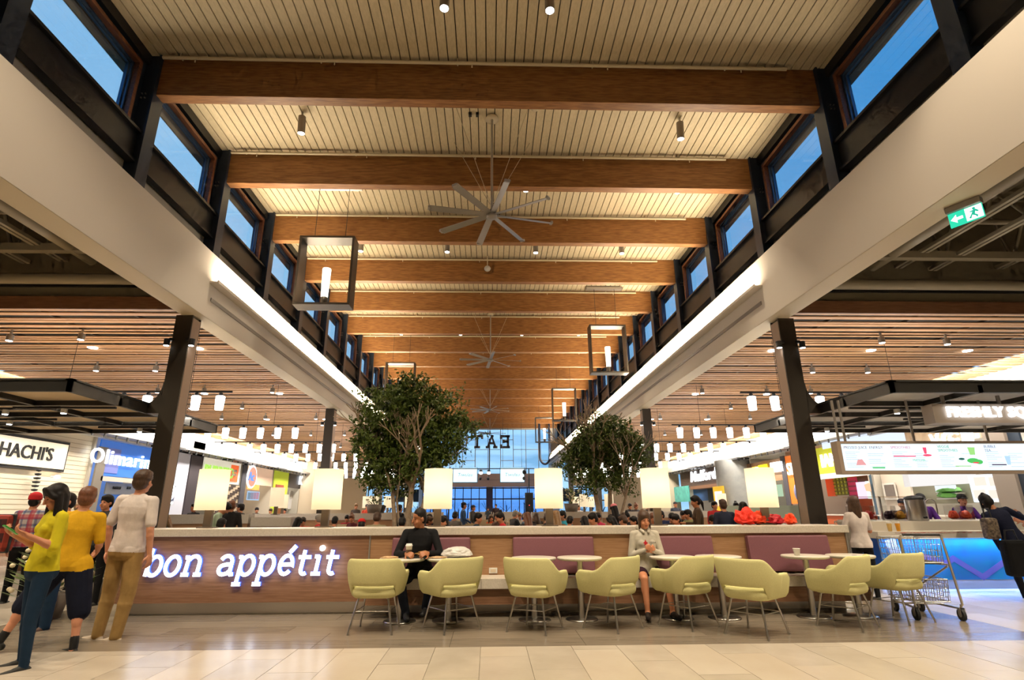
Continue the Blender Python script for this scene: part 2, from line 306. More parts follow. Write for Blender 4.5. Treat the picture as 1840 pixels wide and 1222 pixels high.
# ---- clerestory walls and windows
for s,side in ((-1,'left'),(1,'right')):
    X=6.95 if s<0 else 7.08
    def bx(x0,x1,*a): return (min(s*x0,s*x1),max(s*x0,s*x1))+a
    w=struct('wall_'+side,MB().box(*bx(X+.06,X+.3,-6,57,6.4,8.45)),M['grey_paint'])
    MB().box(*bx(X-.02,X+.3,-6,57,10.02,10.6)).build('head_beam',M['steel'],w)
    sb=MB(); sb.box(*bx(X-.16,X+.02,-6,57,8.36,8.42)); sb.box(*bx(X-.16,X+.02,-6,57,7.72,7.78)); sb.box(*bx(X-.08,X-.05,-6,57,7.78,8.36)); sb.build('steel_beam',M['steel'],w)
    pe=MB(); pe.box(*bx(X-.22,X+.16,-.02,.02,6.7,10.3)); pe.box(*bx(X-.24,X-.20,-.06,.26,6.7,10.3)); pe.box(*bx(X-.22,X+.16,.22,.26,6.7,10.3)); post=pe.mesh('steel_post',M['post_steel'])
    pl=MB(); pl.box(*bx(X+.05,X+.22,-.26,.50,8.42,10.3)); pan=pl.mesh('post_panel',M['post_steel'])
    bo=MB()
    for zz in (9.3,9.2):
        for xx in (.0,.07): bo.tube((s*(X-xx),.055,zz),(s*(X-xx),.03,zz),.016,n=6)
    bom=bo.mesh('bolt',M['chrome'])
    for k,y in enumerate(BY):
        link('steel_post',post,w,(0,y-.02,0)); link('post_panel',pan,w,(0,y-.1,0)); link('bolt',bom,w,(0,y-.1,0))
        if k+1>=len(BY): break
        y0,y1=y+.42,BY[k+1]-.36
        wi=struct(f'window_{(k if s<0 else k+20)+1}',None,None)
        rv=MB(); rv.box(*bx(X-.05,X+.22,y0-.09,y0,8.42,9.86)); rv.box(*bx(X-.05,X+.22,y1,y1+.09,8.42,9.86)); rv.box(*bx(X-.05,X+.22,y0,y1,9.78,9.86)); rv.build('wooden_reveal',M['frame_wood'],wi)
        fr=MB(); a=.06
        for q in range(2):
            xx0,xx1=X+.06+q*.05,X+.11+q*.05; a=.035
            fr.box(*bx(xx0,xx1,y0,y0+a+q*.03,8.46,9.78)); fr.box(*bx(xx0,xx1,y1-a-q*.03,y1,8.46,9.78)); fr.box(*bx(xx0,xx1,y0,y1,9.78-a-q*.03,9.78)); fr.box(*bx(xx0,xx1,y0,y1,8.42,8.48))
        fr.build('window_frame',flat_blue if 'flat_blue' in globals() else M['frame_blue'],wi)
        MB().box(*bx(X+.12,X+.13,y0,y1,8.45,9.78)).build('pane',M['glass'],wi)
    MB().box(*bx(X+.3,X+.5,-6,57,9.84,10.6)).build('upper_wall',M['grey_paint'],w)
    # ---- fascia bulkhead, soffit, cove ledge
    t=struct('trim_'+('1' if s<0 else '2'),MB().box(*bx(5.99,6.12,-6,57,5.26,6.68)),M['white_paint'])
    MB().box(*bx(5.995,6.42,-6,57,5.25,5.26)).build('soffit',M['soffit'],t)
    MB().box(*bx(6.02,X+.2,-6,57,6.6,6.68)).build('bulkhead_top',M['grey_paint'],t)
    MB().box(*bx(6.36,6.42,-6,57,5.26,6.6)).build('bulkhead_back',M['grey_paint'],t)
    lg=MB(); lg.box(*bx(5.80,6.0,11.05,56,6.0,6.04)); lg.box(*bx(5.80,5.83,11.05,56,6.04,6.07)); lg.build('cove_ledge',M['white_paint'],t)
    sl=MB(); sl.box(*bx(5.975,5.995,11.2,56,5.64,5.72)); sl.build('air_slot',M['fixture'],t)
    # ---- slatted side ceiling
    c=struct('ceiling_'+side,MB().box(*bx(6.42,15.8,10.7,47.5,5.75,5.9)),M['dark'])
    MB().box(*bx(6.42,24,10.66,10.72,5.25,5.52)).build('edge_board',M['board'],c)
    sm=[MB().box(*bx(6.43,24 if q else 15.6,-wd/2,wd/2,5.3,5.325)).mesh('slat',M['slat']) for q in (0,1) for wd in (.158,.092)]
    y=10.85; i=0; rnd=random.Random(3)
    while y<47.3:
        wide=rnd.random()<.6; q=(0 if wide else 1)
        link('slat',sm[q+(2 if y<17 else 0)],c,(0,y,rnd.uniform(-.012,.012))); y+=(.285 if wide else .215)+(.08 if i%7==6 else 0); i+=1
    hb=MB()
    for x in (7.6,9.4,11.2,13,14.8): hb.box(*bx(x,x+.05,10.8,47.3,5.36,5.42))
    hb.build('carrier_rails',M['steel'],c)
    # ---- open roof nearest the camera: deck, joists, pipes
    r=struct('roof_deck',None,None); r['label']='corrugated metal roof deck over the %s side aisle'%side; r['category']='roof'
    dk=MB()
    yy=-6
    while yy<11: dk.box(*bx(7.4,24,yy,yy+.19,8.0,8.2)); dk.box(*bx(7.4,24,yy+.19,yy+.34,8.1,8.2)); yy+=.34
    dk.build('deck',M['deck'],r)
    MB().box(*bx(6.42,24,10.75,10.9,5.5,6.6)).box(*bx(7.4,24,10.75,10.9,6.6,8.2)).build('end_panel',M['deck'],r)
    MB().box(*bx(23.9,24.2,-6,14,0,8.2)).build('outer_wall',M['cream_wall'],r)
    for j,(x,zc) in enumerate(((8.2,6.3),(8.85,6.3),(9.6,6.25),(11.1,6.3),(13.2,6.3))):
        th=thing('roof_joist',f'{ORD[j]} open steel joist out from the hall under the dark {side} roof','joist',(s*x,0,0),group='open steel joists')
        if j==0:
            th.name='sprinkler_main'; th['label']=f'thick dark pipe running along the {side} fascia under the roof deck'; th['category']='pipe'; del th['group']
            MB().tube((0,-5.8,zc),(0,10.6,zc),.12,n=12).build('pipe_body',M['joist'],th)
            continue
        m=MB(); m.box(-.09,-.02,-5.9,10.7,zc,zc+.07); m.box(.02,.09,-5.9,10.7,zc,zc+.07); m.build('bottom_chord',M['joist'],th)
        MB().box(-.08,.08,-5.9,10.7,7.86,7.95).build('top_chord',M['joist'],th)
        wv=MB(); y=-5.8; f=0
        while y<10.4:
            wv.tube((0,y,zc+.05 if f else 7.9),(0,min(y+.95,10.6),7.9 if f else zc+.05),.035,n=6); y+=.95; f^=1
        wv.build('web',M['joist'],th)
    for j,(y,z) in enumerate(((10.3,5.75),(9.2,6.6),(6.5,7.0),(3.2,7.0))):
        o=MB().tube((s*7.0,y,z),(s*23,y,z),.11 if j==0 else .05,n=10).build('roof_pipe',M['joist']); tag(o,f'{ORD[j]} cross pipe back from the slat edge under the {side} roof deck','pipe',group='pipes under the roof decks')
    MB().box(*bx(6.95,24,9.95,10.1,6.2,6.35)).build('cross_beam',M['joist'],r)
    # ---- bulkhead over the shop fronts
    bk=struct('bulkhead_'+side,MB().box(*bx(15.5,15.9,13.5,47.5,4.35,5.6)),M['white'])
    MB().box(*bx(14.9,15.5,13.5,47.5,4.28,4.42)).build('bulkhead_lip',M['fixture'],bk)
    MB().box(*bx(15.5,24,13.5,47.5,4.2,4.35)).build('shop_ceiling',M['white'],bk)
    MB().box(*bx(15.3,24,10.9,13.5,4.35,6.0)).build('bulkhead_return',M['cream_wall'],bk)
    for yy in (19,26,33,40): MB().box(*bx(14.75,15.5,yy,yy+1.6,4.2,4.3)).build('track_box',M['steel'],bk)
    for j in range(46): 
        yy=15+j*.7; MB().tube((s*14.95,yy,4.28),(s*14.95,yy,4.12),.04,n=6).build('track_spot',M['black'],bk)
    # ---- end wall of the aisle and shop rear wall
    ew=struct(f'wall_end_{side}',MB().box(*bx(6.9,10.2,47.5,47.8,3.3,5.9)).box(*bx(10.2,16,47.5,47.8,0,5.9)),M['cream_wall'])
    MB().box(*bx(10.6,12.2,47.44,47.5,4.0,4.15)).build('air_grille',M['fixture'],ew)
    MB().box(*bx(18.9,19.1,13.5,47.5,0,4.3)).build(f'shop_rear_wall',M['cream_wall'],ew)
    MB().box(*bx(7.0,10.2,57,57.2,2.2,3.4)).build('lintel',M['steel'],ew)
    eg=thing('entrance_doors',f'dark framed glass entrance doors beyond the {side} aisle end wall','door',(0,0,0))
    m=MB()
    for x in np.arange(6.9,10.4,.85): m.box(*bx(x-.04,x+.04,49,49.08,0,3.3))
    for z in (0.05,2.15,3.25): m.box(*bx(6.9,10.3,49,49.08,z-.05,z+.05))
    m.build('door_frame',M['steel'],eg); MB().box(*bx(6.9,10.3,49.03,49.05,0,3.3)).build('pane',M['glass'],eg)
    MB().box(*bx(8.0,9.2,48.9,49.0,2.3,3.1)).build('lit_panel',emis('transom_sky',(.25,.55,.95),.8),eg)
# ---- back wall behind the camera
struct('wall_back',MB().box(-24,24,-6.3,-6,0,11),M['cream_wall'])
# ---- far gable: tall window, cream frame, band, lower glazing
wf=struct('wall_far',MB().box(-7,7,57,57.3,9.35,10.6).box(-7,-6.6,57,57.3,0,9.35).box(6.3,7,57,57.3,0,9.35),M['white_paint'])
MB().box(-6.6,6.3,56.9,57.2,3.6,4.9).build('band',flat('pink_beige_band',196,172,160),wf)
MB().box(-6.6,6.3,56.85,56.9,4.25,4.28).build('band_joint',M['fixture'],wf)
win=struct('window_60',None,None)
fr=MB(); xs=[-6.6+1.29*i for i in range(11)]
for x in xs: fr.box(x-.03,x+.03,57.05,57.12,4.9,9.35)
rr=random.Random(5)
for i in range(10):
    for z in ((6.2,8.3) if i%3==0 else ((5.3,7.3) if i%3==1 else (7.3,))): fr.box(xs[i],xs[i+1],57.05,57.12,z-.025,z+.025)
fr.build('mullion',M['alu'],win); 
for i in range(10): MB().box(xs[i]+.03,xs[i+1]-.03,57.1,57.11,4.9,9.35).build('pane',M['glass'],win)
win2=struct('window_61',None,None)
fr=MB(); x=-6.6
while x<6.4: fr.box(x-.04,x+.04,57.0,57.1,0,3.6); x+=.8
for z in (.05,2.45,3.5): fr.box(-6.6,6.3,57,57.1,z-.06,z+.06)
fr.box(-.3,.35,56.95,57.05,0,3.6)
fr.build('mullion',M['steel'],win2); MB().box(-6.6,6.3,57.04,57.05,0,3.6).build('pane',glass('tinted_glass',(.55,.72,.98),.5),win2)
MB().box(-.06,.06,57.0,57.15,4.9,8.4).build('roof_mast',M['steel'],win)
# outside: dark row of trees and lot, seen through the lower glazing
o=MB(); rr=random.Random(9)
for i in range(40):
    x=-25+i*1.3; h=1.2+rr.random()*1.3
    o.tube((x,75+rr.random()*6,0),(x,75+rr.random()*6,h),.12,.05,n=5)
    for q in range(4): o.tube((x,77,h*.6),(x+rr.uniform(-.9,.9),77,h*.9+rr.uniform(0,.9)),.04,.02,n=4)
tag(o.build('tree_line',mat('dusk_foliage',(.05,.08,.11),.9)),'dark band of bare trees outside the far lower windows','trees',kind='stuff')
o=MB().box(-40,40,57.4,100,-.1,0).build('parking_lot',mat('asphalt',(.04,.05,.07),.6)); tag(o,'dark asphalt lot outside beyond the far glazing','ground',kind='structure')
# EAT letters standing in the far window, read from outside (mirrored from inside)
def strokes(name,segs,w,depth,m,parent,loc,sx=1,sz=1,shear=0,side=None,backlet=0):
    """letter made of thick straight strokes: list of polylines in (x,z)"""
    mb=MB()
    for k,pl in enumerate(segs):
        ww=w
        if isinstance(pl[0],float): ww=pl[0]; pl=pl[1:]
        pts=[Vector((p[0]*sx+p[1]*sz*shear,p[1]*sz)) for p in pl]
        L_=[];R_=[]
        closed=(pts[0]-pts[-1]).length<1e-4
        if closed: pts=pts[:-1]
        n=len(pts)
        for i in range(n):
            a=pts[(i-1)%n] if (closed or i>0) else None; b=pts[(i+1)%n] if (closed or i<n-1) else None
            d=Vector((0,0))
            if a is not None: d+=(pts[i]-a).normalized()
            if b is not None: d+=(b-pts[i]).normalized()
            if d.length<1e-6: d=Vector((1,0))
            d.normalize(); nn=Vector((-d.y,d.x)); e=1
            if a is not None and b is not None:
                c=(pts[i]-a).normalized().dot(nn); e=1/max(.5,math.sqrt(max(.01,1-c*c)))
            L_.append(pts[i]+nn*ww/2*e); R_.append(pts[i]-nn*ww/2*e)
        rings=[[(l.x,-depth,l.y),(r_.x,-depth,r_.y),(r_.x,0,r_.y),(l.x,0,l.y)] for l,r_ in zip(L_,R_)]
        m_=len(rings); vs=[v for r_ in rings for v in r_]
        for j in range(m_ if closed else m_-1):
            q=((j+1)%m_)*4; p=j*4
            mb.add([vs[p],vs[p+1],vs[q+1],vs[q]],[(0,1,2,3)],0)
            mb.add([vs[p+1],vs[p+2],vs[q+2],vs[q+1]],[(0,1,2,3)],1 if side else 0); mb.add([vs[p+3],vs[p],vs[q],vs[q+3]],[(0,1,2,3)],1 if side else 0)
            mb.add([vs[p+2],vs[p+3],vs[q+3],vs[q+2]],[(0,1,2,3)],1 if side else 0)
        if not closed:
            for p in (0,(m_-1)*4): mb.add(vs[p:p+4],[(0,1,2,3)],1 if side else 0)
    return mb.build(name,[m,side] if side else m,parent,loc)
EAT={'E':[[(.0,0),(.9,0),(.9,.25)],[(.2,0),(.2,1)],[(0,1),(.9,1),(.9,.75)],[(.2,.52),(.65,.52)],[(.65,.38),(.65,.66)]],
'A':[[(.12,0),(.5,1),(.88,0)],[(-.1,0),(.35,0)],[(.65,0),(1.1,0)],[(.26,.36),(.74,.36)],[(.3,1),(.6,1)]],
'T':[[(.5,0),(.5,1)],[(.2,0),(.8,0)],[(0,.75),(0,1),(1,1),(1,.75)]]}
gm=flat('dark_sign_letter',58,50,52)
eat=thing('window_sign','dark slab letters EAT in the far window, seen mirrored from behind','sign',(0,56.7,7.5))
for ch,x in (('T',-.75),('A',.72),('E',2.08)):
    strokes('letter',EAT[ch],.23,.12,gm,eat,(x,0,0),sx=-1.0,sz=1.1)
for x in (-1.4,1.9): MB().tube((x,.1,1.1),(x,.1,2.8),.015,n=5).build('hanging_rod',M['steel'],eat)
# ---- steel columns carrying the fascias
def column(s,y,lab):
    t=thing('steel_column',lab,'column',(s*6.36,y,0),group='dark steel columns under the fascias')
    m=MB(); m.box(-.17,.17,.0,.03,0,5.25); m.box(-.17,.17,.32,.35,0,5.25); m.box(-.13,.13,.03,.32,0,5.25); m.build('shaft',M['bronze'],t)
    m=MB(); m.box(-.175,-.165,.03,.32,.02,5.2) if s>0 else m.box(.165,.175,.03,.32,.02,5.2); m.build('lit_face_paint',mat('column_face',(.24,.16,.11),.5) if 'colf' not in M else M['colf'],t)  # lighter strip on the nave side, painted as the lit face
    MB().box(-.25,.25,-.08,.43,0,.03).build('base_plate',M['bronze'],t)
    for q in (-1,1):
        f=MB().tube((q*.25,-.02,4.72),(q*.25,-.02,4.58),.06,n=10); f.box(min(q*.13,q*.2),max(q*.13,q*.2),-.05,.05,4.68,4.74); f=f.build('side_spot',M['black'],t)
        MB().tube((q*.25,-.02,4.585),(q*.25,-.02,4.575),.05,n=10).build('lens',M['bulb'],f)
    return t
M['colf']=mat('column_lit_tone',(.40,.28,.20),.5)
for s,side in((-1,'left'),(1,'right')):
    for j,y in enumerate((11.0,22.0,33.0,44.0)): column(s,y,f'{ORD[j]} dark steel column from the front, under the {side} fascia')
# ================================================================ HANGING THINGS
def fan(y,zh,top,lab,rot,purple=False):
    t=thing('ceiling_fan',lab,'fan',(.03,y,zh),group='large ceiling fans')
    MB().tube((0,0,.1),(0,0,top-zh),.028,n=8).build('downrod',M['alu'],t)
    MB().lathe([(.0001,-.06),(.10,-.06),(.12,-.03),(.12,.05),(.07,.10),(.04,.16),(.0001,.16)],n=20).build('hub',M['fixture'],t)
    MB().lathe([(.0001,0),(.16,0),(.13,.08),(.05,.1),(.0001,.1)],(0,0,top-zh-.11),n=16).build('ceiling_plate',M['pipe'],t)
    bm=MB(); bm.add([(.10,-.06,.005),(1.38,-.075,-.02),(1.40,.07,.03),(.10,.07,.04),(.10,-.06,-.007),(1.38,-.075,-.032),(1.40,.07,.018),(.10,.07,.028)],[(0,1,2,3),(7,6,5,4),(0,4,5,1),(1,5,6,2),(2,6,7,3),(3,7,4,0)])
    bm.box(1.37,1.42,-.06,.055,-.02,.03)
    me=bm.mesh('blade',M['alu'])
    for k in range(8): link('blade',me,t,(0,0,0),rot+k*PI/4)
    for k in range(4):
        a=PI/4+k*PI/2; MB().tube((math.cos(a)*.05,math.sin(a)*.05,.3),(math.cos(a)*1.35,math.sin(a)*1.35,top-zh-.03),.006,n=5).build('guy_wire',M['pipe'],t)
fan(10.9,7.6,10.26,'nearest large eight-bladed ceiling fan on a long dark rod',.22)
fan(24.5,7.95,10.26,'second large ceiling fan down the hall on a long rod',.1)
fan(38.5,8.1,10.26,'third ceiling fan down the hall, above the mirrored EAT sign',.3)
fan(50,8.0,10.26,'farthest ceiling fan, small in front of the tall window',.0)
def lantern(x,y,lab):
    t=thing('lantern_pendant',lab,'pendant',(x,y,7.5),group='square frame lantern pendants')
    w,h,d,k=.74,1.0,.24,.06
    m=MB(); m.box(-w,w,-d,d,h-k,h); m.box(-w,w,-d,d,-h,-h+k); m.box(-w,-w+k,-d,d,-h+k,h-k); m.box(w-k,w,-d,d,-h+k,h-k); m.build('frame',M['bronze'],t)
    MB().lathe([(.06,-.94),(.09,-.88),(.09,-.72),(.075,-.70)],(0,0,0),16).build('socket',M['bronze'],t)
    MB().lathe([(.075,-.72),(.09,-.7),(.115,.08),(.11,.12),(.03,.13)],(0,0,0),18).build('glass_tube',M['candle'],t)
    for q in (-.42,.42): MB().tube((q,0,h),(q,0,2.7),.008,n=5).build('cable',M['black'],t)
    MB().box(-.75,.75,-.12,.12,2.62,2.7).build('ceiling_canopy',M['alu'],t)
    point('lantern_lamp',(x,y-.2,7.2),30,WARM2,.1)
lantern(-4.43,13.85,'nearest square black frame lantern with lit tube, on the left')
lantern(4.75,21.2,'square dark frame lantern with lit tube on the right side')
lantern(-4.5,27.2,'square frame lantern on the left, partly behind the tree top')
lantern(4.55,33.2,'smaller square frame lantern high on the right above the tree')
lantern(4.4,44.2,'farthest small square frame lantern before the tall window')
# cylinder spots on the nave ceiling
def cyl_spot(x,y,lab,tilt=0,grp='cylinder spotlights on the boarded ceiling',z=10.25,L_=.42,r=.085):
    t=thing('cylinder_spotlight',lab,'light',(x,y,z),group=grp); t.rotation_euler=(tilt,0,0)
    MB().tube((0,0,0),(0,0,-.12),.025,n=8).build('stem',M['alu'],t)
    b=MB().tube((0,0,-.12),(0,0,-.12-L_),r,n=14).build('body',M['fixture'],t)
    MB().tube((0,0,-.118-L_),(0,0,-.125-L_),r*.86,n=14).build('lens',M['bulb'],b)
for i,(x,y,l) in enumerate([(-.82,7.5,'bright spotlight at the top edge of the picture, left of the pair'),(1.03,7.5,'bright spotlight at the top edge of the picture, right of the pair'),(-4.4,10.85,'cylinder spotlight behind the first beam on the left'),(4.5,10.85,'cylinder spotlight behind the first beam on the right'),
 (-.87,13.2,'spotlight seen between the nearest fan blades on the left'),(.97,13.2,'spotlight seen between the nearest fan blades on the right'),(5.18,13.2,'spotlight behind the second beam, far right of its row'),
 (-4.37,17,'spotlight just right of the nearest lantern frame'),(-1.46,17,'spotlight left of the fan rod behind the third beam'),(1.55,17,'spotlight right of the fan blades behind the third beam'),(4.5,17,'rightmost spotlight behind the third beam')]): cyl_spot(x,y,l,R(8) if y>10 and y<12 else 0)
for j,y in enumerate((26.2,38.7)):
    for i,x in enumerate((-4.4,-1.46,1.6,4.45)): cyl_spot(x,y,f'{ORD[i]} lit spotlight from the left in the {ORD[j]} far row of the boarded ceiling')
cy=thing('smoke_detector','small white glass ceiling device hanging below the fourth beam','detector',(-.1,18.4,9.75)); MB().tube((0,0,.1),(0,0,.5),.02).build('stem',M['pipe'],cy); MB().ell((0,0,0),.12,.12,.11).build('dome',M['white'],cy)
for i,(x,y) in enumerate(((.03-1.0,10.6),(.03+1.0,10.6))): tag(MB().ell((x,y,10.23),.09,.09,.03).build('ceiling_sensor',M['pipe']),('left' if i==0 else 'right')+' round sensor on the boards beside the nearest fan mount','sensor')
for i,x in enumerate((-.52,-.35)): tag(MB().box(x,x+.07,10.75,10.85,10.18,10.25).build('outlet_box',M['black']),('left' if i==0 else 'right')+' small outlet box on the boards beside the nearest fan rod','outlet')
# rows of cup pendants on both sides
cup_t=MB().lathe([(.058,0),(.085,.0),(.10,.30),(.085,.32),(.0001,.32)],(0,0,-.34),12).mesh('cup_shade',M['cup'])
cap_t=MB().lathe([(.03,-.02),(.045,0),(.045,.07),(.02,.1),(.0001,.1)],(0,0,-.03),10).mesh('socket',M['black'])
for s,side in((-1,'left'),(1,'right')):
    for j,y in enumerate(ROWS):
        n=8 if j==0 else 9
        t=thing('light_rail',f'{ORD[j]} dark light rail from the front with hanging white cup lamps, {side} side','light',(0,y,3.98),group='light rails with cup lamps')
        MB().box(min(s*5.95,s*(5.95+n*.548)),max(s*5.95,s*(5.95+n*.548)),-.02,.02,-.02,.02).build('rail',M['black'],t)
        for x in (6.9,9.7): MB().tube((s*x,0,0),(s*x,0,1.35),.006,n=5).build('drop_wire',M['black'],t)
        for k in range(n):
            x=s*(6.2+k*.548)
            c=link('cup_shade',cup_t,t,(x,0,-.08)); link('socket',cap_t,c,(0,0,0))
    k=0
    for j,(x,y,typ) in enumerate([(9.2,12.1,0),(10.85,12.2,0),(9.2,15,0),(10.8,15,0),(7.1,17.9,0),(9.3,17.9,0),(10.8,17.9,0),(9.3,20.8,0),(11.2,20.8,0),(7.3,23.3,0),(9.4,23.3,0),(11.2,23.3,0),(9.1,28.5,0),(7.4,28.5,0),(11,28.5,0),(9,34,0),(7.4,34,0),(7.4,13.65,1),(10,13.6,1),(12.6,13.6,1),(7.4,19.3,1),(10,19.3,1),(7.4,25,1),(10,25,1)]):
        if typ==0:
            cyl_spot(s*x,y,f'small lit can light {ORD[j]} in line under the {side} slatted ceiling','' and 0 or 0,f'can lights under the {side} slatted ceiling',5.3,.14,.07)
        else:
            k+=1; tag(MB().tube((s*x,y,5.30),(s*x,y,5.285),.11,n=18).build('recessed_downlight',M['bulb']),f'{ORD[k-1]} flat round downlight between the {side} ceiling slats','light',group='recessed downlights')
# exit signs
def exit_sign(loc,rz,lab):
    t=thing('exit_sign',lab,'sign',loc,rz)
    MB().bbox(-.20,.20,-.06,.06,.0,.09,.015).build('housing',M['fixture'],t)
    p=MB().box(-.19,.19,-.012,.012,-.20,.0).build('lit_panel',emis('exit_green',(.02,.42,.25),1.4) if 'exg' not in M else M['exg'],t)
    m=MB(); m.box(.0,.185,-.016,-.012,-.19,-.01); m.prism([(-.17,-.10),(-.10,-.04),(-.10,-.08),(-.03,-.08),(-.03,-.12),(-.10,-.12),(-.10,-.16)],-.016,-.012,axis='y'); m.build('white_field',emis('exit_white',(.8,1,.95),1.5),t)
    r=MB(); r.ell((.10,-.018,-.045),.018,.004,.018,nu=8,nv=6); r.prism([(.05,-.07),(.12,-.06),(.15,-.10),(.13,-.105),(.11,-.085),(.10,-.12),(.13,-.15),(.12,-.18),(.10,-.145),(.07,-.125),(.05,-.17),(.03,-.16),(.065,-.11),(.08,-.08),(.055,-.085)],-.02,-.016,axis='y'); r.build('running_figure',emis('exit_figure',(.02,.40,.25),1.0),t)
M['exg']=emis('exit_green',(.02,.42,.25),1.4)
exit_sign((6.35,6.35,5.155),R(-62),'green and white running figure exit sign under the right fascia')
exit_sign((-6.9,24.5,4.1),0,'small green exit sign hanging in the left aisle'); exit_sign((6.9,26,4.3),0,'small green exit sign hanging near the second right column')
# ================================================================ CANOPIES
def canopy(s,lab,under):
    t=thing('steel_canopy',lab,'canopy',(0,0,0))
    x0,x1,y0,y1=6.8,14,8.95,14.0
    X=lambda a,b:(min(s*a,s*b),max(s*a,s*b))
    m=MB(); m.box(*X(x0,x1),y0,y0+.06,3.2,3.38); m.box(*X(x0,x0+.06),y0,y1,3.2,3.38); m.box(*X(x0,x1),y1-.06,y1,3.2,3.38)
    m.box(*X(x0-.03,x1),y0-.03,y0+.08,3.38,3.41); m.box(*X(x0-.03,x0+.08),y0-.03,y1,3.38,3.41); m.build('perimeter_frame',M['canopy_steel'],t)
    for i in range(1,4): MB().box(*X(x0,x1),y0+i*1.25,y0+i*1.25+.08,3.20,3.33).build('cross_beam',M['canopy_steel'],t)
    for i in range(1,5): MB().box(*X(x0+i*1.5,x0+i*1.5+.08),y0,y1,3.20,3.33).build('long_beam',M['canopy_steel'],t)
    for i in range(4):
        for j in range(5): MB().box(*X(x0+.09+j*1.5,min(x0+1.49+j*1.5,x1)),y0+.09+i*1.25,y0+1.24+i*1.25,3.29,3.32).build('infill_panel',under,t)
    for i,(a,b) in enumerate(((7.6,10),(8.7,10.1),(7.7,12.4),(9.6,11.3))):
        r=MB().box(*X(a-.9,a+.9),b-.02,b+.02,3.10,3.14).build('track',M['black'],t)
        q=MB().tube((s*a,b,3.10),(s*a,b,3.02),.05,n=10).build('track_head',M['white'],t); MB().tube((s*a,b,3.02),(s*a,b,3.012),.042,n=10).build('lens',M['bulb'],q)
        spot('canopy_lamp',(s*a,b,2.95),50,WHITE,120)
    m=MB(); 
    for k in range(7):
        a0=k/7*PI/2; a1=(k+1)/7*PI/2
        P=lambda a:(s*(6.6+.35*(1-math.cos(a))*1.0+.0),3.85-.47*math.sin(a))
        (xa,za),(xb,zb)=P(a0),P(a1); m.add([(xa,11.1,za),(xb,11.1,zb),(s*6.6,11.1,3.36),(xa,11.2,za),(xb,11.2,zb),(s*6.6,11.2,3.36)],[(0,1,2),(5,4,3),(0,3,4,1)])
    m.build('gusset_plate',M['bronze'],t)
    MB().box(*X(6.55,6.85),11.05,11.25,3.2,3.40).build('bracket',M['bronze'],t)
canopy(-1,'dark steel grid canopy held by the nearest left column',flat('canopy_panel_warm',232,206,164))
canopy(1,'dark steel grid canopy over the juice counter on the right',flat('canopy_panel_cool',240,238,236))
# ================================================================ HALF WALL WITH SIGN AND BENCH
hw=thing('half_wall','long walnut and stone half wall with lit bon appétit lettering and bench','wall',(0,8.2,0))
MB().bbox(-5.15,5.13,-.04,.72,1.0,1.10,.008).build('stone_cap',M['stone'],hw)
MB().box(-5.1,-1.66,0,.5,.16,1.0).build('walnut_panel',M['wall_wood'],hw)
MB().box(-1.665,-1.645,-.012,.01,.16,1.0).build('joint_strip',M['alu'],hw)
MB().box(-1.645,5.08,0,.5,.47,1.0).build('back_panel',M['wall_wood2'],hw)
MB().box(5.08,5.10,-.02,.6,.12,1.0).build('end_trim',M['alu'],hw)
MB().bbox(-1.6,5.08,-.42,0,.35,.48,.008).build('bench_slab',M['stone'],hw)
for x in (-.1,1.3,2.9,4.3): MB().box(x-.002,x+.002,-.424,-.42,.355,.475).build('slab_joint',M['grout'],hw)
MB().box(-1.6,5.08,-.36,.5,.16,.35).build('bench_riser',M['wall_wood'],hw)
MB().box(-5.0,5.0,.13,.55,0,.16).build('steel_kick_plate',M['chrome'],hw)
MB().box(-5.1,5.08,.5,.6,.0,1.0).build('rear_panel',M['wall_wood'],hw)
# letters built of thick strokes, slab-ended and slanted
def arc(cx,cz,rx,rz,a0,a1,n=14): return [(cx+rx*math.cos(R(a0+(a1-a0)*i/n)),cz+rz*math.sin(R(a0+(a1-a0)*i/n))) for i in range(n+1)]
def ring(cx,cz,rx,rz): p=arc(cx,cz,rx,rz,0,360,22); p[-1]=p[0]; return p
GL={
'b':(.95,[[(.18,0),(.18,.98)],[(.0,1.2),(.18,1.2)],ring(.50,.46,.30,.42)]),
'o':(.92,[ring(.42,.46,.32,.42)]),
'n':(1.08,[[(.20,0),(.20,.88)],[(.02,.83),(.22,.83)],arc(.50,.55,.29,.33,150,0,9)+[(.80,0)],[(.02,.065),(.40,.065)],[(.62,.065),(1.0,.065)]]),
'a':(.98,[arc(.44,.62,.28,.26,160,0,9)+[(.73,.12),(.78,.06),(.92,.07)],[(.72,.50),(.46,.50)]+arc(.40,.27,.24,.21,90,270,9)+[(.58,.10),(.72,.22)]]),
'p':(1.0,[[(.2,-.42),(.2,.88)],[(.02,.83),(.2,.83)],ring(.52,.46,.31,.42),[(.0,-.37),(.42,-.37)]]),
'e':(.92,[[(.14,.48),(.72,.48)]+arc(.44,.47,.30,.41,0,320,20)]),
't':(.78,[[(.30,1.12),(.30,.25)]+arc(.47,.25,.17,.19,180,310,6),[(.06,.80),(.68,.80)]]),
'i':(.60,[[(.28,0),(.28,.88)],[(.08,.83),(.30,.83)],[(.06,.065),(.52,.065)]])}
GL['b']=(.98,[[(.2,0),(.2,1.22)],[(.02,1.16),(.2,1.16)],ring(.52,.46,.31,.42)])
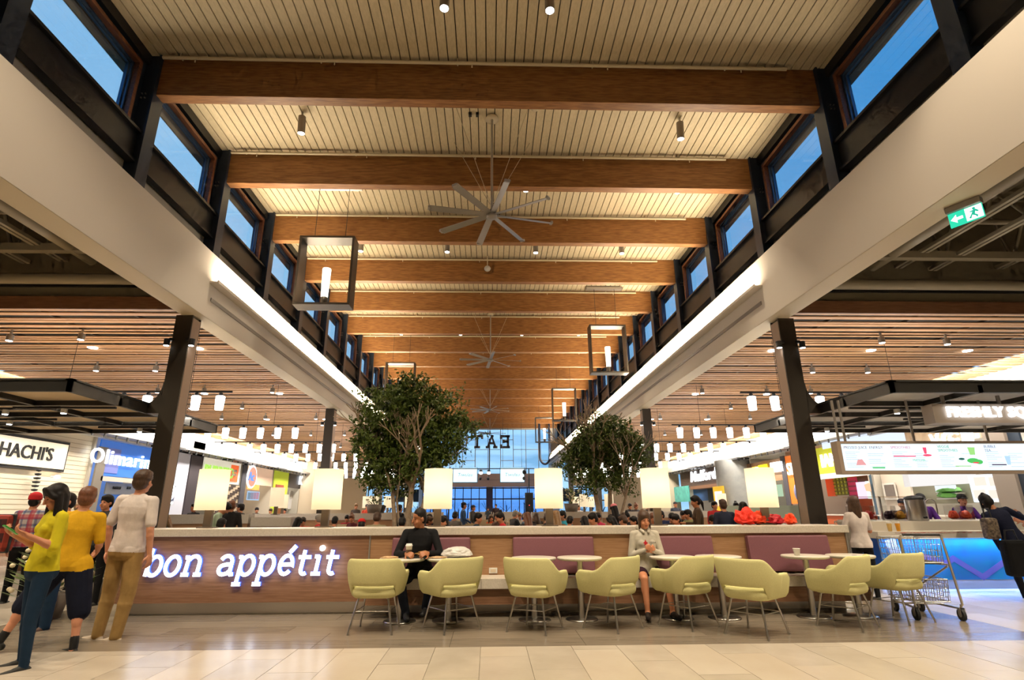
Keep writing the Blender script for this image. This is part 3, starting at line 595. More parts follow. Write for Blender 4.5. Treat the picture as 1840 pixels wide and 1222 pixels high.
def word(txt,x0,z0,hx,parent,y,w=.19,wid=1.0):
    x=x0
    for ch in txt:
        if ch==' ': x+=.55*hx; continue
        adv,seg=GL['e' if ch=='é' else ch]
        l=strokes('letter',seg,w*hx,.035,M['letter'],parent,(x,y,z0),sx=hx*wid,sz=hx,shear=.16,side=M['letter_side'])
        if ch=='é': strokes('accent',[[(.48,1.0),(.72,1.32)]],w*hx*1.05,.035,M['letter'],l,None,sx=hx*wid,sz=hx,shear=.16,side=M['letter_side'])
        if ch=='i': 
            m=MB(); m.tube((.34*hx*wid+.16*1.2*hx,-.035,1.2*hx),(.34*hx*wid+.16*1.2*hx,0,1.2*hx),.13*hx,n=18,smooth=False); m.build('dot',M['letter'],l)
        # thin halo body behind, lit blue at the edge
        x+=adv*hx*wid
    return x
word('bon appétit',-4.68,.50,.285,hw,-.02,w=.175,wid=.955)
area('letter_glow',(-3.3,8.06,.62),2.6,.3,3,(.75,.82,1),(PI/2,0,0))
ol=tag(MB().bbox(.0,.115,8.192-.012,8.2,.50,.57,.004).build('wall_outlet',M['white']),'white wall outlet on the walnut bench back between the plum cushions','outlet')
MB().box(.02,.095,8.176,8.182,.515,.555).build('socket_face',M['cream_wall'],ol)
# backrest cushions
CU=[(-1.33,-.26,'plum backrest cushion behind the man in black'),(.33,1.45,'plum backrest cushion behind the pair of empty white tables'),(1.97,3.12,'plum backrest cushion behind the girl in the grey hoodie'),(3.62,4.77,'plum backrest cushion at the right end of the bench')]
for a,b,l in CU:
    t=MB().bbox(-(b-a)/2,(b-a)/2,-.05,.05,-.235,.235,.022).build('backrest_cushion',M['purple'],None,((a+b)/2,8.12,.735)); t.rotation_euler=(R(-7),0,0); tag(t,l,'cushion','plum backrest cushions on the bench wall')
# lamps on the wall
def table_lamp(x,y,z,lab,sc=1.0,grp='drum lamps on the half wall',real=True):
    t=thing('drum_lamp',lab,'lamp',(x,y,z),group=grp); t.scale=(sc,)*3
    MB().box(-.055,.055,-.03,.03,0,.30).build('post',M['post'],t); MB().box(-.12,.12,-.08,.08,0,.015).build('foot',M['post'],t)
    s_=MB(); s_.loft([[(r*math.cos(2*PI*i/32),r*math.sin(2*PI*i/32),z) for i in range(32)] for r,z in ((.205,.25),(.212,.25),(.212,.83),(.205,.83))],caps=False); s_=s_.build('drum_shade',M['shade'] if real else M['shade2'],t)
    MB().tube((0,0,.27),(0,0,.40),.018,n=8).build('bulb_holder',M['post'],s_)
    if real: point('drum_lamp_light',(x,y,z+.55*sc),3.2,WARM2,.06)
for i,x in enumerate((-4.12,-2.42,-.77,.90,2.53,4.17)):
    table_lamp(x,8.62,1.10,['leftmost drum lamp on the half wall, beside the white shirt man','drum lamp on the half wall over the end of the lit lettering','drum lamp on the half wall beside the leafy tree trunk','drum lamp on the half wall over the empty pair of tables','drum lamp on the half wall just right of the girl','rightmost drum lamp on the half wall beside the red paper bundle'][i])
# ================================================================ ARMCHAIRS AND TABLES
def sm01(x): x=max(0,min(1,x)); return x*x*(3-2*x)
def make_chair():
    t=thing('armchair','','chair',group='lime armchairs at the bench tables')
    rings=[]; n=60
    for i in range(n+1):
        s_=-1+2*i/n; a=abs(s_)*140
        sg=1 if s_>0 else -1
        ztop=.80-.155*sm01((a-46)/48); zb=.385 if a>62 else (.505 if a<50 else .505-.12*sm01((a-50)/12))
        if a>=90: x,y=1,(a-90)/50; px=.295*sg; py=y*.27; nx,ny=sg,0
        else: px=.295*math.sin(R(a))**.8*sg; py=-.27*math.cos(R(a))**.75 if a<89.9 else 0; nx,ny=math.sin(R(a))*sg,-math.cos(R(a))
        l=math.hypot(nx,ny); nx/=l; ny/=l
        if a>128: ztop-=.05*((a-128)/12)**2; zb+=.03*((a-128)/12)**2
        th=.026; cs=[]
        m_=14
        for k in range(m_):
            ph=2*PI*k/m_; c_,s2=math.cos(ph),math.sin(ph)
            zc=(ztop+zb)/2+(ztop-zb)/2*(abs(s2)**.35*(1 if s2>0 else -1)); off=th*(abs(c_)**.6*(1 if c_>0 else -1))*(1 if a<132 else .7)
            fl=.05*((zc-.42)/.4)*(1 if a<100 else .55) - .035*(1-min(1,(zc-.38)/.2))
            cs.append((px+nx*(off+fl),py+ny*(off+fl),zc))
        rings.append(cs if True else cs)
    MB().loft(rings,0).build('shell',M['chair_fabric'],t)
    def seat(z0,z1,w,d,y0):
        rg=[]
        for k,(z,f) in enumerate(((z0,.86),(z0+.012,.95),(z0+.04,1),((z0+z1)/2,1.01),(z1-.025,.99),(z1-.008,.93),(z1+.004,.75),(z1+.012,.3))):
            rg.append([(w*f*(abs(math.cos(a))**.5)*(1 if math.cos(a)>0 else -1),y0+d*f*(abs(math.sin(a))**.5)*(1 if math.sin(a)>0 else -1),z) for a in [2*PI*q/32 for q in range(32)]])
        return MB().loft(rg,0)
    seat(.37,.485,.262,.26,.015).build('seat',M['chair_fabric'],t)
    legs=[(-.17,-.16),(.17,-.16),(.17,.17),(-.17,.17)]; feet=[(-.245,-.245),(.245,-.245),(.235,.25),(-.235,.25)]
    for (a,b),(c,d) in zip(legs,feet):
        l=MB().path([(a*.75,b*.75,.375),(a,b,.365),(a+(c-a)*.08,b+(d-b)*.08,.34),(c,d,.012)],.0115,n=8).build('leg',M['chrome'],t)
        MB().tube((c,d,0),(c,d,.014),.014,n=8).build('glide',M['alu'],l)
    P=lambda i,f:(legs[i][0]+(feet[i][0]-legs[i][0])*f,legs[i][1]+(feet[i][1]-legs[i][1])*f,.365*(1-f))
    for i,j in ((0,1),(2,3),(0,3),(1,2)): MB().tube(P(i,.36),P(j,.36),.0055,n=6).build('stretcher',M['chrome'],t)
    return t
ch0=make_chair()
CH=[(-1.32,7.13,-2,'lime armchair seen square from behind at the far left, beside the lit lettering'),(-.44,7.18,36,'lime armchair turned left, in front of the man and his shopping bag'),(.54,7.08,-30,'lime armchair turned right at the empty pair of tables'),(1.46,7.14,42,'lime armchair turned left beside the empty pair of tables, left of the girl'),(2.38,7.2,33,'lime armchair turned left in front of the girl in the hoodie'),(2.98,6.72,-52,'lime armchair turned away to the right, nearest the camera'),(4.22,7.06,38,'lime armchair turned left at the table with the paper cup'),(5.10,7.38,22,'rightmost lime armchair, beside the shopping cart')]
for i,(x,y,r,l) in enumerate(CH):
    if i==0: ch0.location=(x,y,0); ch0.rotation_euler=(0,0,R(r)); ch0['label']=l
    else: copytree(ch0,(x,y,0),R(r),l)
def make_table():
    t=thing('round_table','','table',group='round white cafe tables at the bench')
    MB().lathe([(.0001,.705),(.26,.705),(.285,.712),(.292,.725),(.29,.738),(.284,.742),(.0001,.742)],n=48).build('tabletop',M['table_white'],t)
    MB().tube((0,0,.02),(0,0,.70),.038,n=20).build('pedestal',M['chrome'],t)
    MB().lathe([(.0001,0),(.20,0),(.205,.008),(.19,.018),(.05,.026),(.0001,.026)],n=36).build('base',M['chrome'],t)
    MB().box(-.11,.11,-.11,.11,.695,.706).build('mounting_plate',M['black'],t)
    return t
TX=[(-1.12,'white round table with the coffee cup and tray, in front of the man'),(-.51,'white round table with the plastic bag on it'),(.58,'left one of the empty pair of white round tables'),(1.18,'right one of the empty pair of white round tables'),(2.40,'white round table beside the girl in the hoodie'),(3.01,'white round table right of the girl, behind the nearest armchair'),(4.17,'white round table holding a white paper cup'),(4.78,'white round table at the right end, with a small dark stain')]
tb0=make_table()
TY=7.68
for i,(x,l) in enumerate(TX):
    if i==0: tb0.location=(x,TY,0); tb0['label']=l
    else: copytree(tb0,(x,TY,0),0,l)
# things on the tables
def cup(x,y,z,r,h,m,lab,lid=None,sleeve=None):
    t=thing('paper_cup',lab,'cup',(x,y,z))
    MB().lathe([(.0001,0),(r*.72,0),(r,h),(r*1.06,h+.003),(r*.95,h+.004),(.0001,h*.96)],n=20).build('cup_body',m,t)
    if sleeve: MB().lathe([(r*.82,h*.25),(r*.97,h*.72)],n=20).build('sleeve',sleeve,t)
    if lid: MB().lathe([(r*1.08,h),(r*1.08,h+.012),(r*.92,h+.018),(r*.9,h+.03),(.0001,h+.03)],n=20).build('lid',lid,t)
    return t
cup(-1.03,7.60,.742,.042,.15,flat('cup_white',232,226,214),'white lidded coffee cup with a dark sleeve on the man\'s table',flat('cup_lid',235,232,226),flat('cup_sleeve',96,72,50))
cup(4.04,7.62,.742,.045,.085,flat('paper_cup_white',238,232,222),'small open white paper cup on the right-hand table')
t=thing('food_tray','dark tray with a torn orange and brown food wrapper in front of the man','tray',(-.84,7.72,.742))
MB().bbox(-.15,.15,-.11,.11,0,.015,.006).build('tray',M['black'],t)
def crumple(name,rx,ry,rz,m,parent=None,loc=None,seed=1,n=3,amp=.25,freq=2.5):
    bm=bmesh.new(); bmesh.ops.create_icosphere(bm,subdivisions=n,radius=1)
    from mathutils import noise
    for v in bm.verts:
        p=v.co*freq+Vector((seed*7.1,seed*3.3,seed)); k=1+amp*noise.noise(p)+amp*.6*noise.noise(p*2.3)
        v.co=Vector((v.co.x*rx*k,v.co.y*ry*k,max(-1,v.co.z)*rz*k))
        if v.co.z<-.0: v.co.z*=.4
    mz=min(v.co.z for v in bm.verts)
    for v in bm.verts: v.co.z-=mz
    me=bpy.data.meshes.new(name); bm.to_mesh(me); bm.free(); me.materials.append(m)
    return link(name,me,parent,loc)
crumple('food_wrapper',.11,.07,.045,mat('wrapper',(.45,.22,.03),.5,c2=(.10,.045,.015),ns=30),t,(0,0,.016),2,3,.5)
tag(crumple('plastic_bag',.20,.12,.095,mat('bag_plastic',(.62,.60,.57),.35),None,(-.42,7.74,.742),4,4,.16,1.6),'crumpled white plastic shopping bag lying on the table','bag')
for i,(x,y,l) in enumerate(((-1.28,7.62,'flat beige napkin bundle left of the coffee cup'),(-.66,7.60,'folded brown paper bag lying before the plastic bag'))): tag(crumple('paper_bag',.11,.06,.02,flat('kraft_paper',196,160,118),None,(x,y,.742),5+i,3,.3),l,'bag')
tag(MB().lathe([(.0001,0),(.035,0),(.03,.002),(.0001,.002)],(4.80,7.62,.7425),16,ey=.6).build('table_stain',flat('dark_stain',96,62,48)),'small dark spill on the rightmost white table','stain')
# bundle of red paper on the wall
t=thing('red_paper_bundle','crumpled bright red and orange tissue paper bundle on the half wall','bundle',(4.17,8.66,1.10))
for i,(dx,rx,rz,c) in enumerate(((-.30,.16,.16,(235,45,20)),(-.08,.14,.13,(240,70,25)),(.14,.13,.10,(190,20,40)),(.40,.07,.11,(240,75,30)))): crumple('paper_sheet',rx,.12,rz,flat(f'red_tissue_{i}',*c,.6),t,(dx,.02 if i%2 else -.03,0),i+11,3,.42,3)
# ================================================================ SHOPPING CART
t=thing('shopping_cart','empty double basket wire shopping cart standing by the juice counter','cart',(5.62,7.66,0),R(-9))
fr=MB(); pl=[]
for q in (-.26,.26):
    fr.path([(q*.62,.40,.14),(q*1.0,-.30,.14),(q*1.04,-.34,.19),(q*.96,-.26,.95),(q*.9,-.28,1.0)],.014)
    fr.path([(q*.62,.42,.16),(q*.66,.40,.30),(q*.98,-.24,.62)],.012)
    fr.tube((q*.97,-.26,.64),(q*.8,.36,.62),.010)
fr.tube((-.165,.40,.14),(.165,.40,.14),.012); fr.tube((-.25,.0,.15),(.25,.0,.15),.010)
fr.build('tube_frame',M['chrome'],t)
MB().tube((-.22,-.28,1.0),(.22,-.28,1.0),.017,n=12).build('handle',M['black'],t)
def wire_basket(x0,x1,y0,y1,z0,z1,n,mz):
    m=MB(); xi=.03
    for i in range(n+1):
        f=i/n; x=x0+(x1-x0)*f; xb=x*.92
        for (ya) in (y0,y1): m.tube((xb,ya+(.03 if ya==y0 else -.03),z0),(x,ya,z1),.0032,n=4)
        m.tube((xb,y0+.03,z0),(xb,y1-.03,z0),.0032,n=4)
    for i in range(n+1):
        f=i/n; y=y0+(y1-y0)*f
        for xa in (x0,x1): m.tube((xa*.92,y,z0),(xa,y,z1),.0032,n=4)
    for k in range(mz+1):
        z=z0+(z1-z0)*k/mz; r=.007 if k in (0,mz) else .0032; g=.92+.08*k/mz
        c=[(x0*g,y0,z),(x1*g,y0,z),(x1*g,y1,z),(x0*g,y1,z)]
        for j in range(4): m.tube(c[j],c[(j+1)%4],r,n=5)
    return m
wire_basket(-.24,.24,-.24,.36,.66,.95,12,4).build('upper_basket',M['chrome'],t)
wire_basket(-.24,.24,-.20,.38,.20,.46,14,5).build('lower_basket',M['chrome'],t)
MB().box(-.2,.2,-.22,-.13,.64,.66).build('child_flap',M['black'],t)
for (x,y,r,k) in ((-.26,-.32,.075,0),(.26,-.32,.075,0),(-.16,.36,.075,1),(.16,.36,.075,1)):
    c=MB(); c.box(x-.03,x-.022,y-.015,y+.035,.06,.15); c.box(x+.022,x+.03,y-.015,y+.035,.06,.15); c.tube((x,y,.15),(x,y,.19),.012,n=8); c=c.build('caster_fork',M['alu'],t)
    w=MB(); w.tube((x-.017,y+.02,.07),(x+.017,y+.02,.07),.07,n=20,smooth=False); w.tube((x-.019,y+.02,.07),(x+.019,y+.02,.07),.03,n=12,mi=1); w.build('wheel',[M['rubber'],M['alu']],c)
# ================================================================ JUICE COUNTER
kc=thing('juice_counter','juice bar counter with blue lit front and white stone tops','counter',(0,0,0))
MB().box(6.75,14,9.98,10.7,.16,.82).build('blue_front',None or flat('blue_front_core',20,90,200,.4),kc)
bm=mat('blue_graphic',(.04,.20,.60),.3,c2=(.01,.28,.50),ns=2.2)
m=MB(); m.box(6.75,14,9.955,9.98,.16,.82)
m.build('graphic_panel',bm,kc)
def zig(pts,w,mm,nm): strokes(nm,[pts],w,.004,mm,kc,(0,9.955,0))
zig([(7.45,.55),(7.85,.42),(8.0,.5),(8.45,.2),(9.0,.5),(9.6,.62),(10.3,.3)],.09,flat('violet_band',120,110,200),'zigzag_band')
zig([(6.95,.82),(7.1,.16)],.20,flat('white_band',215,210,225),'white_stripe')
MB().box(6.6,14,9.72,10.1,.84,.95).build('ledge_top',M['table_white'],kc)
MB().box(6.6,14,10.1,10.16,.95,1.06).build('riser',M['table_white'],kc)
MB().box(6.5,14,10.1,10.75,1.06,1.11).build('counter_top',M['table_white'],kc)
MB().box(6.75,14,10.1,10.15,0,.16).build('steel_kick_plate',M['chrome'],kc)
MB().box(6.8,14,9.80,9.83,.835,.842).build('led_strip',emis('led_blue',(.25,.6,1),5),kc)
MB().box(6.8,14,10.02,10.04,.155,.163).build('led_strip',emis('led_blue2',(.25,.5,1),3),kc)
MB().box(6.9,14,9.712,9.718,.925,.935).build('red_writing_band',mat('red_marks',(.7,.62,.55),.4,c2=(.55,.05,.03),ns=22,stretch=(1,1,3)),kc)
area('led_wash',(9.6,9.86,.83),5.6,.04,30,(.3,.55,1))
area('led_wash_low',(9.6,9.95,.13),5.6,.04,30,(.2,.35,1))
# left part of the juice counter behind the column
k2=thing('display_counter','white counter box with a pale glass screen left of the steel column','counter',(0,0,0))
MB().box(4.95,6.75,11.9,12.6,0,1.12).build('counter_body',M['table_white'],k2); MB().box(4.9,6.8,11.85,11.87,1.12,1.40).build('glass_screen',flat('frosted_glass',196,210,196,.3),k2)
# menu screens
ms=thing('menu_board','hanging menu board with four lit screens over the juice counter','screen',(0,9.6,0))
m=MB(); m.box(6.08,9.60,-.02,.16,2.42,2.46); m.box(6.08,9.60,-.02,.16,1.90,1.95); m.box(6.08,6.15,-.02,.16,1.95,2.42); m.box(9.53,9.60,-.02,.16,1.95,2.42); m.box(6.15,9.53,.1,.16,1.95,2.42); m.build('housing',flat('menu_housing',176,156,138),ms)
for x in (6.18,6.3,7.55,8.9): MB().tube((x,.07,2.46),(x,.07,3.2),.022,n=8).build('drop_rod',M['fixture'],ms)
scr=emis('screen_white',(.72,.90,1),1.05)
tt=['PRESSED JUICE  ENERGY','SMOOTHIES','VEGGIE\nSMOOTHIES','BUBBLE\nTEA']; tc_=[(120,70,90),(200,70,110),(90,160,110),(110,90,130)]
for i in range(4):
    x0=6.17+i*.84; sc_=MB().box(x0,x0+.825,.0,.02,1.96,2.41).build('screen',scr,ms)
    link('screen_heading',text_mesh('screen_heading',tt[i],.065,emis('head_%d'%i,srgb(*tc_[i]),.9),.001,align='LEFT'),sc_,(x0+.03,-.003,2.35 if i<2 else 2.33))
    ln=MB(); rr=random.Random(i)
    for c in range(2):
        for r_ in range(9):
            z=2.27-r_*.032; a=x0+.04+c*.4; 
            if i==2 and c==1 and r_>1: continue
            if rr.random()<.85: ln.box(a,a+rr.uniform(.14,.30),-.003,-.001,z,z+.008)
    ln.build('text_lines',emis('faint_text_%d'%i,(.45,.60,.72),.9),sc_)
    dd=MB()
    if i==0: dd.prism([(x0+.2,2.05),(x0+.38,2.05),(x0+.32,2.15),(x0+.24,2.14)],-.005,-.003,axis='y'); dd.build('pictures',emis('pic0',srgb(215,150,150),1),sc_); MB().box(x0+.48,x0+.70,-.005,-.003,1.99,2.02).build('green_bar',emis('pic0b',srgb(110,190,130),1),sc_)
    if i==1: dd.prism([(x0+.60,2.35),(x0+.67,2.35),(x0+.655,2.24),(x0+.615,2.24)],-.005,-.003,axis='y'); dd.ell((x0+.66,-.004,2.215),.08,.002,.02); dd.build('pictures',emis('pic1',srgb(225,80,110),1),sc_); MB().box(x0+.05,x0+.45,-.005,-.003,2.19,2.21).build('red_bar',emis('pic1b',srgb(220,90,120),1),sc_); link('matcha_heading',text_mesh('matcha_heading','MATCHA',.055,emis('matcha',srgb(120,190,150),1),.001,align='LEFT'),sc_,(x0+.38,-.003,2.13))
    if i==2:
        dd.prism([(x0+.57,2.35),(x0+.70,2.35),(x0+.68,2.22),(x0+.59,2.22)],-.005,-.003,axis='y'); dd.build('pictures',emis('pic2',srgb(150,205,120),1),sc_)
        dd=MB(); dd.ell((x0+.62,-.004,2.12),.11,.002,.045); dd.ell((x0+.72,-.004,2.10),.07,.002,.04); dd.build('salad_picture',emis('pic2b',srgb(80,180,90),1),sc_); MB().ell((x0+.66,-.006,2.085),.06,.002,.012).build('red_radish',emis('pic2c',srgb(225,70,80),1),sc_)
        MB().ell((x0+.42,-.004,2.15),.055,.002,.02).build('dark_bowl',emis('pic2d',srgb(50,90,80),1),sc_); MB().box(x0+.28,x0+.56,-.005,-.003,2.02,2.035).build('green_bar',emis('pic2e',srgb(150,200,110),1),sc_)
    if i==3:
        dd.prism([(x0+.36,2.2),(x0+.46,2.2),(x0+.44,2.05),(x0+.38,2.05)],-.005,-.003,axis='y'); dd.build('pictures',emis('pic3',srgb(170,200,225),1),sc_); MB().box(x0+.10,x0+.36,-.005,-.003,2.04,2.06).build('dark_bar',emis('pic3b',srgb(70,50,80),1),sc_)
fs=thing('hanging_sign','grey hanging sign with lit letters FRESHLY SQUEEZED above the menu','sign',(0,9.2,0))
MB().box(7.63,12.5,0,.25,2.72,3.05).build('sign_box',flat('sign_box_taupe',172,158,144),fs)
link('letters',text_mesh('letters','FRESHLY SQUEEZED',.25,M['letter'],.02,offset=.004,align='LEFT',spacing=1.05),fs,(7.85,-.02,2.90))
for x in (7.95,8.95,10): MB().tube((x,.12,3.05),(x,.12,3.22),.03,n=8).build('drop_rod',M['fixture'],fs)
# equipment on the juice counter
def tub(x,y,z,c,lab):
    t=thing('juice_tub',lab,'container',(x,y,z),group='fruit tubs behind the juice counter')
    MB().bbox(-.10,.10,-.09,.09,0,.26,.01).build('clear_tub',glass('tub_glass_%d'%int(x*100),(.9,.9,.9),.5),t); crumple('fruit_pieces',.092,.08,.115,flat('fruit_%d'%int(x*100),*c,.5),t,(0,0,.005),int(x*10),3,.16,6)
for i,(x,c,l) in enumerate(((7.05,(235,90,40),'tub of red orange fruit at the left of the counter'),(7.32,(225,60,50),'tub of red fruit next to the red orange one'),(7.72,(60,15,30),'tub of dark purple berries'),(7.94,(250,170,30),'tub of yellow fruit beside the dark berries'),(8.16,(225,85,25),'tub of orange fruit left of the steel urn'),(9.0,(200,60,25),'large tub of orange carrots right of the urn'),(9.25,(205,70,30),'second tub of carrots right of the urn'))): tub(x,10.95,1.12,c,l)
kb=thing('back_counter','white prep counter behind the juice bar carrying tubs','counter',(0,0,0)); MB().box(6.9,14,10.78,11.3,0,1.12).build('body',M['table_white'],kb)
u=thing('drink_urn','polished steel drink urn with black lid on the juice counter','urn',(at(1649,930,y=10.42).x,10.42,1.11)); MB().lathe([(.0001,0),(.155,0),(.16,.02),(.16,.36),(.15,.38),(.0001,.38)],n=28).build('urn_body',M['chrome'],u); MB().lathe([(.165,.38),(.165,.41),(.10,.44),(.0001,.45)],n=28).build('lid',M['black'],u); MB().tube((0,-.16,.06),(0,-.22,.06),.02).build('tap',M['black'],u)
fc=MB(); fc.path([(0,0,0),(0,0,.28)]+[(.10-.10*math.cos(a),0,.28+.10*math.sin(a)) for a in [PI*i/8 for i in range(9)]]+[(.20,0,.12)],.013); tag(fc.build('gooseneck_faucet',M['chrome'],None,(at(1668,930,y=10.45).x,10.45,1.11)),'curved chrome faucet on the counter right of the urn','faucet')
for i,(x,c,l) in enumerate(((6.95,(240,200,120),'pale juice cup on the counter ledge, left of the yellow one'),(7.10,(250,170,20),'cup of yellow orange juice on the counter ledge'))): cup(x,9.9,.95,.04,.13,flat('juice_%d'%i,*c,.2),l,flat('clear_lid_%d'%i,220,215,205))
t=thing('payment_screen','back of a white tablet screen on the counter before the purple staff','screen',(9.35,10.4,1.11)); MB().bbox(-.13,.13,-.01,.01,.1,.32,.006).build('tablet',M['white'],t); MB().box(-.02,.02,0,.03,0,.12).build('stand',M['alu'],t)
gs=thing('sneeze_guard','clear sneeze guard shelf above the fruit tubs','screen',(0,10.82,1.11)); MB().box(6.95,8.1,-.01,0,0,.42).build('pane',M['glass'],gs); MB().box(6.95,8.1,-.02,.25,.42,.44).build('shelf',glass('shelf_glass',(.95,.9,.85),1),gs)
for x in (6.95,7.5,8.1): MB().box(x-.012,x+.012,-.03,0,-.1,.44).build('guard_post',M['chrome'],gs)
# ================================================================ TREES
def tree(x,y,lab,stems,blobs,seed,nleaf,ztop):
    rr=random.Random(seed); t=thing('ficus_tree',lab,'tree',(x,y,0))
    wood=MB()
    MB().bbox(-.9,.9,-.6,.6,0,.62,.02).build('planter',M['wall_wood2'],t); MB().box(-.82,.82,-.52,.52,.60,.64).build('soil',flat('soil',60,44,30),t)
    tips=[]
    def br(p,d,l,r,dep):
        q=p+d*l; mid=(p+q)/2+Vector((rr.uniform(-1,1),rr.uniform(-1,1),0))*l*.06
        wood.path([p,mid,q],[r,r*.88,r*.74],n=7 if r>.03 else 5)
        if dep==0: tips.append(q); return
        for k in range(3 if dep>1 else 3):
            nd=(d+Vector((rr.uniform(-1,1),rr.uniform(-1,1),rr.uniform(-.25,.75)))*.75).normalized()
            br(q,nd,l*rr.uniform(.58,.8),r*.62,dep-1)
    for (sx,dx,dz_,l,r) in stems: br(Vector((sx,rr.uniform(-.12,.12),.6)),Vector((dx,rr.uniform(-.12,.12),1)).normalized(),l,r,4)
    wood.build('trunk',M['bark'],t)
    rs=np.random.RandomState(seed); V=[];Fc=[]
    cl=[]
    tot=sum(b[3]*b[4] for b in blobs)
    for (bx_,by,bz,rx,rz,ry) in [(b[0],b[1],b[2],b[3],b[4],b[5]) for b in blobs]:
        k=int(nleaf/14*rx*rz/tot)
        for _ in range(k):
            u=rs.normal(size=3); u/=np.linalg.norm(u); rad=rs.uniform(.45,1)**.5
            cl.append((bx_+u[0]*rx*rad,by+u[1]*ry*rad,bz+u[2]*rz*rad))
    for c in cl:
        dd=rs.normal(size=3)*.5+np.array([0,0,-.35]); dd/=np.linalg.norm(dd)
        for k in range(14):
            p=np.array(c)+dd*k*.024+rs.normal(size=3)*.030
            a=rs.normal(size=3)+dd*.8; a/=np.linalg.norm(a); b=np.cross(a,rs.normal(size=3)); b/=np.linalg.norm(b)
            ln=rs.uniform(.075,.115); w=ln*.24; n=len(V); nn=np.cross(a,b)*w*.35
            V+= [tuple(p),tuple(p+a*ln*.5+b*w+nn),tuple(p+a*ln),tuple(p+a*ln*.5-b*w+nn)]; Fc+=[(n,n+1,n+2),(n,n+2,n+3)]
    me=bpy.data.meshes.new('foliage'); me.from_pydata(V,[],Fc); me.materials.append(M['leaf']); o=link('foliage',me,t); o['kind']='stuff'
    return t
# blobs: x,y,z offset from the trunk, half width, half height, half depth
def blobs_px(y,x0,lst):
    out=[]
    for u,v,ru,rv in lst:
        c=at(u,v,y=y); e=at(u+ru,v,y=y); g=at(u,v-rv,y=y); rx=abs(e.x-c.x); rz=abs(g.z-c.z); out.append((c.x-x0,random.uniform(-.35,.35),c.z,rx,rz,rx*.9))
    return out
Y1=13.6; x1_=at(738,930,y=Y1).x
tree(x1_,Y1,'large bushy green ficus tree with several pale trunks behind the half wall',[(-.33,-.10,1,1.15,.06),(-.02,.02,1,1.25,.085),(.16,.16,1,1.2,.065),(.30,.05,1,1.0,.04),(-.15,-.2,1,1.0,.035)],
 blobs_px(Y1,x1_,[(745,712,48,34),(700,735,50,38),(790,735,42,34),(745,755,60,38),(690,775,46,36),(660,800,26,28),(740,800,62,42),(800,785,36,32),(825,765,26,22),(700,830,45,34),(760,835,40,28),(715,862,34,24),(675,850,24,22),(805,810,22,20),(735,690,30,16),(845,762,14,10)]),21,21000,4.6)
Y2=16.5; x2_=at(1090,930,y=Y2).x
tree(x2_,Y2,'smaller airy green ficus tree right of the hall centre behind the half wall',[(-.2,-.08,1,1.3,.085),(.12,.03,1,1.3,.085),(.32,.22,1,1.1,.05)],
 blobs_px(Y2,x2_,[(1075,762,28,22),(1110,775,32,26),(1070,790,42,30),(1120,805,36,32),(1045,815,32,26),(1090,835,40,26),(1025,835,18,12),(1145,800,22,22),(1060,860,26,20),(1150,828,22,12),(1115,860,24,18),(1010,828,12,8),(1085,745,14,8)]),33,13500,4.2)
# ================================================================ SHOP FRONTS
def shop(name,lab,s): 
    t=thing(name,lab,'shop',(s*15.6,0,0)); t['_s']=s; return t
def pan(t,name,u0,u1,vt,vb,m,dx=0.0,th=.06):
    s=t['_s']; X=s*(15.6+dx); um=(u0+u1)/2; vm=(vt+vb)/2
    ya=at(u0,vm,x=X).y; yb=at(u1,vm,x=X).y; zt=at(um,vt,x=X).z; zb=at(um,vb,x=X).z
    y0,y1=min(ya,yb),max(ya,yb)
    return MB().box(min(s*dx,s*(dx+th)),max(s*dx,s*(dx+th)),y0,y1,zb,zt).build(name,m,t),y0,y1,zb,zt
def sign_text(t,txt,u,v,size,m,dx=-.06,xs=1.0,depth=.03,offset=0,shear=0,spacing=1):
    s=t['_s']; X=s*(15.6+dx); p=at(u,v,x=X)
    return link('letters',text_mesh('letters',txt,size,m,depth,offset=offset,shear=shear,xs=xs,spacing=spacing),t,(s*dx,p.y,p.z),-s*PI/2)
def shopkit(t,y0,y1,counter_m,back_m,zt=2.75,lightc=WHITE,pw=60):
    s=t['_s']
    X=lambda a,b:(min(s*a,s*b),max(s*a,s*b))
    MB().box(*X(-.1,.5),y0+.2,y1-.2,0,1.05).build('service_counter',counter_m,t)
    MB().box(*X(-.15,.55),y0+.15,y1-.15,1.05,1.10).build('counter_top',M['table_white'],t)
    MB().box(*X(3.1,3.2),y0,y1,0,4.2).build('rear_panel',back_m,t)
    MB().box(*X(0,3.2),y1-.12,y1,0,4.25).build('party_wall',M['grey_paint'],t)
    area('shop_lamp',(s*17.0,(y0+y1)/2,4.1),2,(y1-y0)*.7,pw*(y1-y0)/4,lightc)
cream=M['brick_tile']; black=flat('sign_black',24,24,26)
# left side
t=shop('grill_shop','cream brick shop front at the far left with the black lettered HACHI\'S sign',-1)
ye=at(121,820,x=-15.6).y
fb=MB().box(-.12,0,15.0,ye,2.74,3.82).build('sign_frame',black,t)
MB().box(0,.04,15.0,ye-.10,2.84,3.72).build('sign_face',mat('lit_sign_cream',(.75,.68,.52),.5,emi=.55,ec=(.95,.85,.62)),t)
yt=(at(0,822,x=-15.55).y+at(85,828,x=-15.55).y)/2
link('letters',text_mesh('letters',"HACHI'S",.62,black,.02,offset=.006,xs=.98),t,(.07,yt+.02,3.27),PI/2)
bw=MB().box(-.5,-.1,17.6,22.7,0,4.25).build('brick_wall',cream,t)
bt=MB()
for k in range(26): bt.box(-.1,-.094,17.6,22.7,.16*k+.002,.16*k+.014)
bt.build('brick_courses',flat('brick_joint',150,132,100),t)
MB().box(-.1,.0,13.6,17.6,0,2.74).build('opening_shade_sheet',flat('opening_shade_sheet',44,38,34),t)  # solid dark sheet painted as the shade inside the opening
